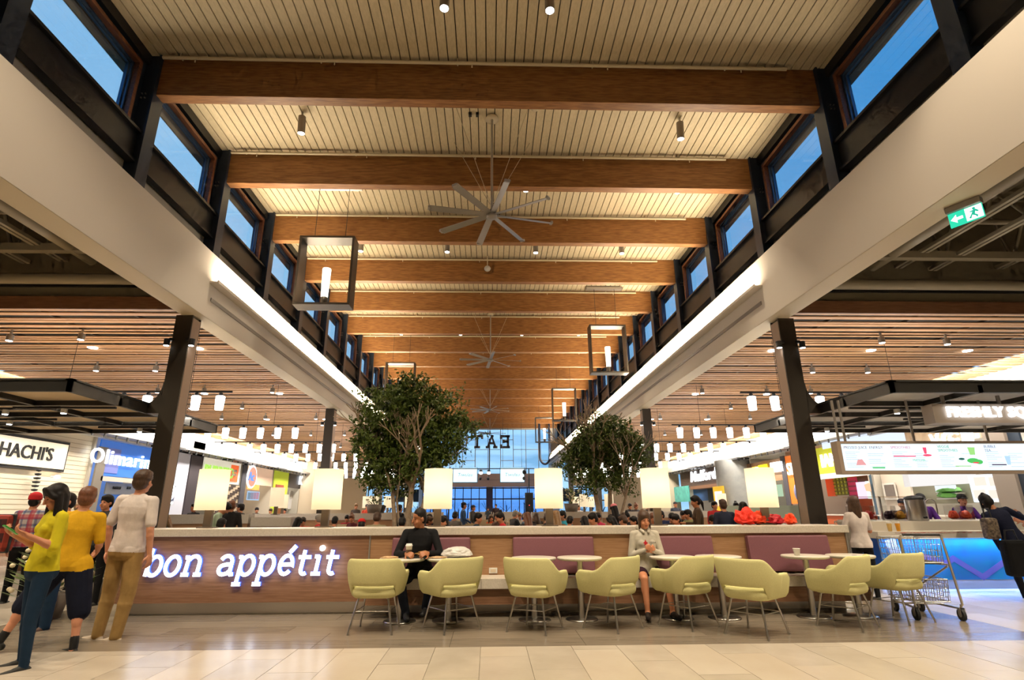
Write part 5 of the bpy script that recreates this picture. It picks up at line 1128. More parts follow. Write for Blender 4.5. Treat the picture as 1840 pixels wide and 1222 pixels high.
def person(lab,loc,rz,H=1.7,skin='tan',top=None,bottom=None,shoes=None,hair='short',hairc='brown',pel=None,lean=(0,0,1),head=(0,0,0),
        ua=((-.12,0,-1),(.12,0,-1)),fa=((-.05,.15,-1),(.05,.15,-1)),th=((-.05,0,-1),(.05,0,-1)),sh=((0,-.03,-1),(0,-.03,-1)),foot=((-.1,1,0),(.1,1,0)),
        sleeve=.45,pants='long',fem=False,bag=0,vox=.009,hem=.0,palm=None,curl=.5,hand_d=None,name='person',face=True,detail=True,top2=None,group=None,socks=None,fat=1.0,neckfw=.02):
    t=thing(name,lab,'person',loc,rz,group); k=H/1.7
    mats=[SKIN[skin],top,bottom,shoes or flat('shoe_dark',32,30,30),LIP,socks or top2 or top]
    B=Body(); up=V3(lean).normalized(); right=(Vector((1,0,0))-up*up.x).normalized(); fw=up.cross(right)*1.0
    P=V3(pel) if pel else Vector((0,0,.90*k)); T=Matrix((right,fw,up)).transposed()
    g=lambda x,y,z:P+right*x*k+fw*y*k+up*z*k
    sw=.158 if fem else .178; hw_=.088
    ft=fat
    # torso
    w1=.93 if fem else 1.0; hp=1.04 if fem else 1.0; wa=.86 if fem else 1.0
    secs=[(-.15,.10,.07),(-.12,.145*hp,.105*ft),(-.06,.166*hp,.122*ft),(0,.168*hp,.122*ft),(.07,.155*wa*(1+(hp-1)*2),.112*ft),(.15,.142*wa*ft**.5,.104*ft),(.23,.146*(.92 if fem else 1.02),.106*ft**.7),(.31,.166*w1,.112*ft**.5),(.38,.174*w1,.106),(.43,.160*w1,.092),(.47,.115*w1,.074),(.50,.062,.058)]
    B.loft_torso(P,T,[(z*k,rx*k,ry*k) for z,rx,ry in secs],1)
    B.seated=P.z<.75*k; B.hem=(np.array(P),np.array(up),-hem*k-.005)
    if fem: 
        for q in (-1,1): B.ell(g(q*.065,.066,.325),(.060*k,.050*k,.062*k),1,T)
    for q in (-1,1): B.ell(g(q*.07,-.045,-.06),(.088*k*ft,.088*k*ft,.10*k),2,T)
    B.cone(g(-sw*.8,-.01,.452),g(sw*.8,-.01,.452),.050*k,.050*k,1); B.cone(g(-.06,-.01,.47),g(.06,-.01,.47),.048*k,.048*k,1)
    nb=g(0,.0,.50); hd=rotm(*head); Hm=T@hd
    hc=g(0,.0,.535)+up*.055*k+Hm@Vector((0,neckfw,.045))*k+fw*.0
    B.cone(g(0,-.01,.46),hc+Hm@Vector((0,-.02,-.07))*k,.054*k,.05*k,0)
    h=lambda x,y,z:hc+Hm@Vector((x,y,z))*k
    B.ell(h(0,-.012,.035),(.074*k,.092*k,.088*k),0,Hm); B.ell(h(0,.015,-.03),(.060*k,.072*k,.080*k),0,Hm); B.ell(h(0,.045,-.085),(.034*k,.032*k,.026*k),0,Hm)
    B.cone(h(0,.086,.018),h(0,.104,-.022),.009*k,.0135*k,0,8)
    for q in (-1,1): B.ell(h(q*.077,-.005,-.005),(.010*k,.022*k,.030*k),0,Hm,8); B.ell(h(q*.036,.064,-.03),(.022*k,.018*k,.02*k),0,Hm,8)
    if detail: B.ell(h(0,.081,-.055),(.022*k,.010*k,.0085*k),4,Hm,8)
    # arms
    for i,q in enumerate((-1,1)):
        s_=g(q*sw,-.01,.445); d=T@V3(ua[i]).normalized(); e=s_+d*.285*k; d2=T@V3(fa[i]).normalized(); w=e+d2*.245*k
        B.cone(s_,e,.047*k,.037*k,0); sl=sleeve
        if sl>0:
            f=min(1,sl*1.0/.5) if sl<=.5 else 1
            B.cone(s_,s_+(e-s_)*f,.057*k*(1.0 if not fem else .9),(.055 if sl<=.5 else .048)*k,1 if top2 is None else 5)
            if sl>.5: g2=min(1,(sl-.5)/.5); B.cone(e,e+(w-e)*g2,.048*k,.036*k,1 if top2 is None else 5)
        B.cone(e,w,.038*k,.025*k,0); B.ell(e+(w-e)*.28,(.040*k,.040*k,.07*k),0 if sl<.8 else (1 if top2 is None else 5),(w-e).to_track_quat('Z','Y').to_matrix(),8)
        hd_=(T@V3(hand_d[i])) if hand_d else d2
        pn=(T@V3(palm[i])) if palm else T@Vector((-q,.1,0))
        if detail: hand(B,w,hd_,pn,q,k,curl)
        else: B.cone(w,w+hd_.normalized()*.12*k,.026*k,.022*k,0)
    # legs
    for i,q in enumerate((-1,1)):
        s_=g(q*hw_,-.005,-.05); d=V3(th[i]).normalized(); kn=s_+d*.415*k; d2=V3(sh[i]).normalized(); an=kn+d2*.395*k
        bg=bag
        if pants=='long': B.cone(s_,kn,(.088+bg*.5)*k*ft,(.058+bg)*k,2); B.cone(kn,an,(.056+bg)*k,(.040+bg)*k,2); B.ell(kn+(an-kn)*.25,((.056+bg)*k,)*2+(.10*k,),2,(an-kn).to_track_quat('Z','Y').to_matrix())
        else:
            f=.55 if pants=='mini' else 1.12
            B.cone(s_,kn,.082*k,.052*k,0); B.cone(s_,s_+(kn-s_)*f,(.096+bg)*k*ft,(.075+bg*1.3)*k,2)
            B.cone(kn,an,.051*k,.033*k,0); B.ell(kn+(an-kn)*.3+Vector((0,-.01,0)),(.052*k,.055*k,.11*k),0,(an-kn).to_track_quat('Z','Y').to_matrix())
            if socks: B.cone(an+(kn-an)*.22,an,.042*k,.040*k,5)
        fd=V3(foot[i]).normalized(); hl=an-fd*.035*k+Vector((0,0,-.045*k)); 
        if socks is None and pants!='long' : pass
        B.cone(an,an+Vector((0,0,-.03*k)),.036*k,.038*k,0 if pants!='long' else 2)
        B.cone(hl,an+fd*.10*k+Vector((0,0,-.050*k)),.034*k,.036*k,3); B.cone(an+fd*.10*k+Vector((0,0,-.052*k)),an+fd*.175*k+Vector((0,0,-.056*k)),.037*k,.031*k,3); B.cone(an+Vector((0,0,-.03*k)),an+fd*.07*k+Vector((0,0,-.04*k)),.038*k,.034*k,3)
    body=submit(B,'body',mats,t,vox,4)
    # face features
    if face:
        for q in (-1,1):
            p=h(q*.031,.078,.012); e=MB().ell((0,0,0),.0115*k,.007*k,.0055*k,nu=10,nv=6).build('eye',EYE,t,p); e.rotation_euler=Hm.to_euler()
            b=MB().path([(-.020*k*q,0,-.002),(0,.004*k,.004),(.019*k*q,-.006*k,-.003)],.0028*k,6).build('eyebrow',HAIR[hairc],t,h(q*.034,.083,.036)); b.rotation_euler=Hm.to_euler()
    make_hair(t,hair,HAIR[hairc],hc,Hm,k,vox)
    t['_h']=1
    return t
HATS={}
def make_hair(t,style,m,hc,Hm,k,vox):
    rec=style=='receding'; style='buzz' if rec else style
    B=Body(); a=lambda x,y,z:Vector((x,y,z))*k
    def E(c,r): B.ell(a(*c),tuple(q*k for q in r),0)
    if style=='bald': return
    st=style.split('+'); mats=[m]
    if st[0] in('short','long','pony','bun','fringe','buzz'):
        big=.004 if st[0]=='buzz' else .012
        E((0,-.022,.052),(.078+big,.090+big,.082+big)); E((0,-.045,.0),(.076+big*.6,.066+big,.085)); 
        if st[0] not in ('fringe',) and not rec: E((0,.035,.093),(.062,.052,.036))
        if st[0]=='fringe': E((0,.005,.094),(.066,.050,.034))
    if st[0]=='short': 
        E((0,-.015,.112),(.056,.066,.034))
        for q in range(9): an=q*.7; E((.048*math.cos(an),-.012+.056*math.sin(an),.098+.008*math.cos(q*2.3)),(.030,.030,.024))
    if st[0]=='long':
        D=Hm.transposed()@Vector((0,0,-1))*k
        for q in (-1,1):
            p0=a(q*.072,-.012,.03); p1=p0+D*.14+a(q*.012,-.008,0); p2=p1+D*.15+a(q*.006,-.004,0)
            B.cone(p0,p1,.033*k,.036*k,0); B.cone(p1,p2,.036*k,.034*k,0); B.cone(p2,p2+D*.09,.034*k,.012*k,0); B.cone(a(q*.02,.06,.11),a(q*.075,.04,.02),.024*k,.026*k,0)
        p0=a(0,-.055,.0); p1=p0+D*.24+a(0,-.01,0); B.cone(p0,p1,.074*k,.066*k,0); B.cone(p1,p1+D*.11,.066*k,.03*k,0)
    if st[0]=='fringe':
        D=Hm.transposed()@Vector((0,0,-1))*k
        for q in (-1,1): B.cone(a(q*.074,-.005,.03),a(q*.080,-.005,.02)+D*.13,.022*k,.013*k,0)
        B.cone(a(0,-.055,.02),a(0,-.055,.02)+D*.13,.068*k,.055*k,0); B.ell(a(0,-.075,.125),(.030*k,.030*k,.026*k),0)
    if st[0]=='pony': B.cone(a(0,-.10,.06),a(0,-.15,-.05),.030*k,.035*k,0); B.cone(a(0,-.15,-.05),a(0,-.14,-.20),.034*k,.012*k,0)
    if st[0]=='bun': E((0,-.06,.15),(.045,.045,.04))
    if B.pr:
        o=submit(B,'hair',mats,t,max(vox,.009),2,hc,Hm.to_euler())
        k_=mat
    if len(st)>1 and st[1]!='':
        c=Body(); cm=HATS[st[1]] if st[1] in HATS else None
        if 'beanie' in st[1]: c.ell(a(0,-.022,.075),(.094*k,.106*k,.085*k),0); c.ell(a(0,-.02,.045),(.097*k,.110*k,.035*k),0)
        else: c.ell(a(0,-.018,.075),(.090*k,.104*k,.072*k),0); c.ell(a(0,.10,.060),(.066*k,.075*k,.010*k),0,rotm(0,-.15).to_3x3() if 0 else None)
        submit(c,'cap' if 'beanie' not in st[1] else 'beanie',[cm],t,max(vox,.009),1,hc,Hm.to_euler())
HATS.update({'redbeanie':flat('beanie_red',200,34,40,.9),'blackcap':flat('cap_black',24,22,30,.8),'navycap':flat('cap_navy',24,34,60,.8),'redcap':flat('cap_red',210,28,28,.8),'pinkcap':flat('cap_pink',228,130,140,.8),'whitecap':flat('cap_white',236,206,170,.8)})
def fab(name,r,g,b,**k): return mat('cloth_'+name,srgb(r,g,b),.85,bump=.25,bs=14,spec=.2,noise=.18,ns=9,**k)
yel=fab('lime_yellow',222,206,40); gold=fab('gold_yellow',224,172,34); navy=fab('navy',22,26,44); jeans=fab('jeans',30,52,76); white_=fab('white',226,214,208); khaki=fab('khaki',176,142,88); blk=fab('black',24,24,26); gry=fab('hoodie_grey',196,188,172); plum=fab('dark_plum',52,26,38)
sneaker=flat('sneaker_dark',38,38,34,.7); snk2=flat('sneaker_grey',196,180,160,.7); nk=flat('socks_black',18,18,20)
# ---- three young people at the left
w1=person('young woman with long black hair in a yellow top and jeans, looking at a phone',(-4.22,5.72,0),R(146),1.64,'tan',yel,jeans,sneaker,'long','black',head=(.06,-.42,0),
  pel=(0,0,.86),lean=(-.02,-.03,1),ua=((-.20,.10,-1),(.14,.16,-1)),fa=((.34,1,.50),(-.38,1,.48)),palm=((.3,-.3,1),(-.3,-.3,1)),curl=.75,th=((-.10,.10,-1),(.06,-.05,-1)),sh=((-.04,-.06,-1),(.05,-.10,-1)),foot=((-.15,1,0),(.25,1,0)),sleeve=.54,fem=True,hem=.05,vox=.0065)
ph=tag(MB().bbox(-.036,.036,-.07,.07,-.006,.006,.005).build('phone',flat('phone_green',60,170,60,.3)),'green cased phone held by the woman in the yellow top','phone'); 
b2=person('young man in a golden yellow t-shirt and black shorts seen from behind, striding left',(-4.42,6.38,0),R(18),1.66,'fair',gold,navy,sneaker,'short','auburn',head=(.05,-.05,0),
  pel=(0,0,.845),lean=(.04,.02,1),ua=((-.18,.12,-1),(.16,.10,-1)),fa=((.1,.8,-.5),(-.25,.9,-.3)),th=((-.62,.12,-1),(.22,-.06,-1)),sh=((-.42,-.12,-1),(.12,-.22,-1)),foot=((-1,.35,0),(-.75,.6,0)),sleeve=.42,pants='shorts',bag=.022,hem=.10,vox=.0065,fat=1.12,socks=nk)
b3=person('tall young man in a white t-shirt and khaki trousers seen from behind',(-4.15,6.88,0),R(-6),1.86,'fair',white_,khaki,snk2,'short','brown',head=(.0,.06,0),
  pel=(0,0,.97),lean=(.05,-.01,1),ua=((-.22,-.08,-1),(.20,-.12,-1)),fa=((.02,.22,-1),(.12,.12,-1)),th=((-.10,.08,-1),(.04,-.02,-1)),sh=((-.03,-.10,-1),(-.08,-.06,-1)),foot=((-1,.25,0),(-1,-.1,0)),sleeve=.40,bag=.014,hem=.06,vox=.0065)
p4=person('person in jeans and sandals mostly hidden behind the young woman',(-5.35,7.45,0),R(150),1.60,'tan',flat('top_dark',60,50,48),jeans,flat('sandal_brown',80,56,44),'buzz','black',bag=.02,th=((-.06,.05,-1),(.08,0,-1)),sleeve=.9)
plaid=flat('plaid_base',170,176,190,.85)
def plaid_mat(n,base,c1,c2_):
    m=mat(n,srgb(*base),.85); nt=m.node_tree; b=nt.nodes['Principled BSDF']; tc=nt.nodes.new('ShaderNodeTexCoord'); prev=None
    for ax,cc,sc_ in ((2,c1,62),(0,c1,70),(2,c2_,31),(0,c2_,35)):
        sp=nt.nodes.new('ShaderNodeSeparateXYZ'); nt.links.new(tc.outputs['Object'],sp.inputs[0]); mu=nt.nodes.new('ShaderNodeMath'); mu.operation='MULTIPLY'; mu.inputs[1].default_value=sc_; nt.links.new(sp.outputs[ax],mu.inputs[0])
        si=nt.nodes.new('ShaderNodeMath'); si.operation='SINE'; nt.links.new(mu.outputs[0],si.inputs[0]); gt=nt.nodes.new('ShaderNodeMath'); gt.operation='GREATER_THAN'; gt.inputs[1].default_value=.45; nt.links.new(si.outputs[0],gt.inputs[0]); hf=nt.nodes.new('ShaderNodeMath'); hf.operation='MULTIPLY'; hf.inputs[1].default_value=.6; nt.links.new(gt.outputs[0],hf.inputs[0])
        mx=nt.nodes.new('ShaderNodeMix'); mx.data_type='RGBA'; nt.links.new(hf.outputs[0],mx.inputs[0]); mx.inputs[7].default_value=(*srgb(*cc),1)
        if prev is None: mx.inputs[6].default_value=(*srgb(*base),1)
        else: nt.links.new(prev,mx.inputs[6])
        prev=mx.outputs[2]
    nt.links.new(prev,b.inputs['Base Color']); return m
p5=person('person in a blue and red plaid shirt with a red beanie at the far left',(-7.35,9.5,0),R(15),1.66,'tan',plaid_mat('plaid_shirt',(200,190,186),(40,70,130),(190,40,50)),blk,sneaker,'buzz+redbeanie','black',sleeve=1,th=((-.04,.1,-1),(.10,-.05,-1)),bag=.01,hem=.06,vox=.010)
bp=thing('plaid_backpack','dark red plaid backpack at the left edge of the picture','bag',(-7.45,9.05,1.02)); MB().bbox(-.22,.22,-.12,.12,-.26,.28,.07).build('bag_body',plaid_mat('plaid_bag',(70,26,26),(20,20,24),(170,60,40)),bp); MB().bbox(-.23,.23,-.03,.03,-.27,.29,.02).build('zip_band',M['black'],bp)
p6=person('person with a pale cap and light blue top behind the plaid shirt person',(-7.6,10.9,0),R(-100),1.58,'fair',flat('top_blue',130,180,215),blk,sneaker,'buzz+whitecap','blond',sleeve=.6)
p7=person('man with dark hair facing the camera between the woman and the yellow t-shirt',(-6.0,9.2,0),R(175),1.62,'tan',flat('top_black2',30,30,34),blk,sneaker,'short','black',sleeve=1)
# ---- seated man and girl
SM=person('seated man in a black shirt and trousers looking left with food in his hands',(-.93,7.95,0),R(180),1.74,'brown',blk,fab('trouser_dark',26,30,40),flat('shoe_black',22,20,20),'receding','black',pel=(0,-.02,.585),lean=(0,.14,1),head=(-.85,-.10,0),
  ua=((-.42,.55,-1),(.42,.55,-1)),fa=((.62,.95,.22),(-.70,.95,.20)),palm=((.5,-.2,-.6),(-.5,-.2,-.6)),curl=.8,th=((-.28,1,-.05),(.26,1,-.12)),sh=((.22,-.45,-1),(-.20,-.30,-1)),foot=((.1,1,0),(-.3,1,0)),sleeve=.95,bag=.012,hem=.05,vox=.0065,fat=1.22)
SG=person('seated girl with tied brown hair in a grey hoodie, dark shorts and sandals, eyes lowered',(2.14,7.97,0),R(180),1.64,'tan',gry,plum,flat('sandal_black',30,22,20),'fringe','brown',pel=(0,-.02,.575),lean=(0,.02,1),head=(.10,-.16,0),
  ua=((-.22,.10,-1),(.20,.10,-1)),fa=((.62,.62,.30),(-.72,.62,.30)),palm=((0,-1,.2),(0,-1,.2)),curl=.9,th=((-.14,1,-.12),(.16,1,-.12)),sh=((-.10,.05,-1),(-.02,.06,-1)),foot=((-.2,1,0),(.25,1,0)),sleeve=1,fem=True,pants='mini',hem=.06,vox=.0065,fat=1.12)
hd=Body(); hd.cone((-.06,-.07,1.085),(.06,-.07,1.085),.045,.045,0); hd.cone((-.075,-.05,1.085),(-.035,.075,1.035),.032,.02,0); hd.cone((.075,-.05,1.085),(.035,.075,1.035),.032,.02,0); hd.ell((0,-.11,1.03),(.10,.05,.08),0); submit(hd,'hood',[gry],SG,.009,3)
MB().prism([(-.035,0),(-.012,.012),(0,.042),(.012,.012),(.035,0),(.014,-.012),(.018,-.038),(0,-.022),(-.018,-.038),(-.014,-.012)],-.004,.004,axis='y').build('red_emblem',flat('emblem_red',200,30,44),SG,(.035,.140,.90))
lt=link('hoodie_letters',text_mesh('hoodie_letters','TEAM',.035,flat('letter_grey',70,64,60),.002),SG,(-.06,.143,.90),PI); 
# ---- people at the juice counter
R1=person('woman with long brown hair in a white top, seen from behind beside the half wall',(5.88,9.1,0),R(-4),1.55,'tan',white_,blk,sneaker,'long','brown',fem=True,ua=((-.25,.25,-1),(.22,.25,-1)),fa=((.1,.9,.3),(.05,.9,.35)),sleeve=.38,hem=.08,vox=.009)
R2=person('person in a navy hoodie and dark trousers leaning on the juice counter from behind',(8.30,9.02,0),R(-12),1.66,'brown',fab('navy_hoodie',20,24,46),fab('black_jeans',26,26,32),flat('shoe_bw',40,38,38),'fringe','black',head=(-.1,-.25,0),pel=(0,0,.84),lean=(-.28,.22,1),ua=((-.30,-.1,-1),(.75,.35,-.6)),fa=((-.05,.1,-1),(.5,.8,.35)),th=((-.05,.05,-1),(.62,-.05,-1)),sh=((.10,-.05,-1),(.38,-.12,-1)),foot=((1,-.15,0),(1,.1,0)),sleeve=1,hem=.08,vox=.009)
def bag(x,y,z,rx,ry,rz,m,lab,strap=True):
    t=thing('shoulder_bag',lab,'bag',(x,y,z)); MB().bbox(-rx,rx,-ry,ry,-rz,rz,min(rx,ry)*.6).build('bag_body',m,t)
    if strap: MB().path([(-rx*.6,0,rz*.9),(-rx*.4,0,rz+.14),(rx*.4,0,rz+.14),(rx*.6,0,rz*.9)],.012).build('strap',M['black'],t)
bag(7.84,8.88,1.02,.10,.07,.16,mat('patterned_bag',(.25,.19,.13),.7,c2=(.03,.02,.02),ns=26),'brown and black patterned handbag of the navy hoodie person')
bag(7.98,8.72,.60,.17,.08,.26,blk,'large dark carrier bag hanging before the blue counter')
R3=person('woman with glasses and dark hair in a grey patterned top at the right edge',(9.35,9.42,0),R(70),1.62,'tan',mat('patterned_top',(.16,.17,.18),.8,c2=(.06,.07,.08),ns=22),jeans,sneaker,'long','black',fem=True,head=(.1,-.3,0),ua=((-.15,.3,-1),(.15,.35,-1)),fa=((.05,1,.1),(-.05,1,.35)),sleeve=.6,vox=.009)
gl=MB(); 
purple=fab('purple',84,40,122)
R4=person('juice worker in a purple shirt and black cap with a white headset, head bowed',(at(1660,880,y=11.62).x,11.8,0),R(165),1.66,'tan',purple,blk,sneaker,'buzz+blackcap','black',head=(.15,-.38,0),ua=((-.25,.45,-1),(.35,.5,-1)),fa=((.2,1,-.2),(.3,1,.0)),sleeve=.5,vox=.009)
R5=person('juice worker in a purple shirt and black cap facing the navy hoodie customer',(at(1737,882,y=11.62).x,11.8,0),R(172),1.64,'fair',purple,blk,sneaker,'buzz+blackcap','black',head=(-.1,-.1,0),ua=((-.3,.4,-1),(.25,.4,-1)),fa=((.2,1,-.1),(-.2,1,-.1)),sleeve=.45,vox=.009)
R6=person('worker with a navy cap bent low behind the fruit tubs',(at(1618,893,y=12.6).x,12.6,0),R(150),1.56,'fair',flat('worker_top',90,70,60),blk,sneaker,'buzz+navycap','brown',vox=.011)
# ---- crowd: a few bodies built once, then copied with clothes and hair of their own
def proto(nm,**k): 
    t=person('',(0,0,-50),0,top=PH[0],bottom=PH[1],shoes=PH[2],hair='bald',face=False,detail=False,vox=.014,name='person',**k); return t
PH=[flat('crowd_top',90,90,90),flat('crowd_bottom',40,44,56),flat('crowd_shoe',40,36,34)]
HEADS=[]
PR={}
sit=dict(th=((-.14,1,-.02),(.14,1,-.02)),sh=((-.02,-.1,-1),(.02,-.1,-1)))
PR['sit']=proto('sit',pel=(0,0,.56),lean=(0,.10,1),head=(0,-.25,0),ua=((-.25,.5,-1),(.25,.5,-1)),fa=((.3,1,.15),(-.3,1,.15)),sleeve=.5,**sit)
PR['sitf']=proto('sitf',pel=(0,0,.55),lean=(0,.16,1),head=(.5,-.15,0),ua=((-.2,.5,-1),(.2,.35,-1)),fa=((.4,1,.4),(-.4,1,.1)),sleeve=1,fem=True,**sit)
PR['sitl']=proto('sitl',pel=(0,0,.56),lean=(.05,.05,1),head=(-.6,-.1,0),ua=((-.3,.3,-1),(.3,.5,-1)),fa=((.5,.9,.3),(-.2,1,.5)),sleeve=.9,**sit)
PR['stand']=proto('stand',ua=((-.2,.1,-1),(.2,.15,-1)),fa=((.1,.6,-.6),(-.1,.7,-.4)),sleeve=1,hem=.06)
PR['standf']=proto('standf',fem=True,head=(.4,-.2,0),ua=((-.2,.1,-1),(.2,.15,-1)),fa=((.1,.6,-.6),(-.1,.9,.1)),sleeve=.9,hem=.06)
PR['bend']=proto('bend',lean=(0,.45,1),head=(0,-.35,0),pel=(0,-.05,.86),ua=((-.15,.6,-1),(.15,.7,-1)),fa=((0,1,-.2),(0,1,-.1)),sleeve=.45,th=((-.04,.1,-1),(.04,.1,-1)))
HP={}
for st in ('short','long','pony','bun','buzz'):
    t=thing('hair_proto','','x'); make_hair(t,st,HAIR['black'],Vector((0,0,0)),Matrix.Identity(3),1,.012); HP[st]=t
for hn in ('redcap','pinkcap','blackcap','whitecap'):
    t=thing('hair_proto','','x'); make_hair(t,'bald+'+hn,HAIR['black'],Vector((0,0,0)),Matrix.Identity(3),1,.012); 
    HP[hn]=t
flush()
# phone into the woman's hands, food wrapper stays on the tray
def head_frame(t,pel,lean,head,k,neckfw=.02):
    up=V3(lean).normalized(); right=(Vector((1,0,0))-up*up.x).normalized(); fw=up.cross(right); T=Matrix((right,fw,up)).transposed(); Hm=T@rotm(*head)
    P=V3(pel); return P+up*(.535+.055)*k+Hm@Vector((0,neckfw,.045))*k, Hm
PINFO={'sit':((0,0,.56),(0,.10,1),(0,-.25,0)),'sitf':((0,0,.55),(0,.16,1),(.5,-.15,0)),'sitl':((0,0,.56),(.05,.05,1),(-.6,-.1,0)),'stand':((0,0,.9),(0,0,1),(0,0,0)),'standf':((0,0,.9),(0,0,1),(.4,-.2,0)),'bend':((0,-.05,.86),(0,.45,1),(0,-.35,0))}
TOPZ={}
for kx,(pp,ll,hh) in PINFO.items(): TOPZ[kx]=(head_frame(None,pp,ll,hh,1)[0].z+.13)
CM={}
def cm(c):
    if c not in CM: CM[c]=mat('cloth_%d_%d_%d'%c,srgb(*c),.85)
    return CM[c]
def crowd(kind,x,y,rz,lab,top,skin='tan',hair='short',hc='black',bottom=(36,40,52),sc=1.0,cap=None,grp='diners in the food court'):
    t=thing('person',lab,'person',(x,y,0),rz,grp); t.scale=(sc,)*3
    src=[c for c in PR[kind].children if c.name.startswith('body')][0]
    b=src.copy(); COL.objects.link(b); b.parent=t; b.name='body'
    for i,m in enumerate((SKIN[skin],cm(top),cm(bottom))): b.material_slots[i].link='OBJECT'; b.material_slots[i].material=m
    b.material_slots[5].link='OBJECT'; b.material_slots[5].material=cm(top)
    pos,Hm=head_frame(None,*PINFO[kind],1)
    for nm,src_t in ((hair,HP.get(hair)),(cap,HP.get(cap))):
        if src_t is None: continue
        for ch in src_t.children:
            c=ch.copy(); COL.objects.link(c); c.parent=t; c.location=pos; c.rotation_euler=Hm.to_euler()
            if nm==hair and nm!='': c.material_slots[0].link='OBJECT'; c.material_slots[0].material=HAIR[hc]
    return t
def cpx(kind,u,v,y,face,lab,top,**k):
    """stand or seat a figure so that the top of its head lies on the line of sight of (u,v) at depth y"""
    p=at(u,v,y=y); sc=min(1.14,max(.88,p.z/TOPZ[kind])); return crowd(kind,p.x,y,R(face),lab,top,sc=sc,**k)
A='short';Lg='long'
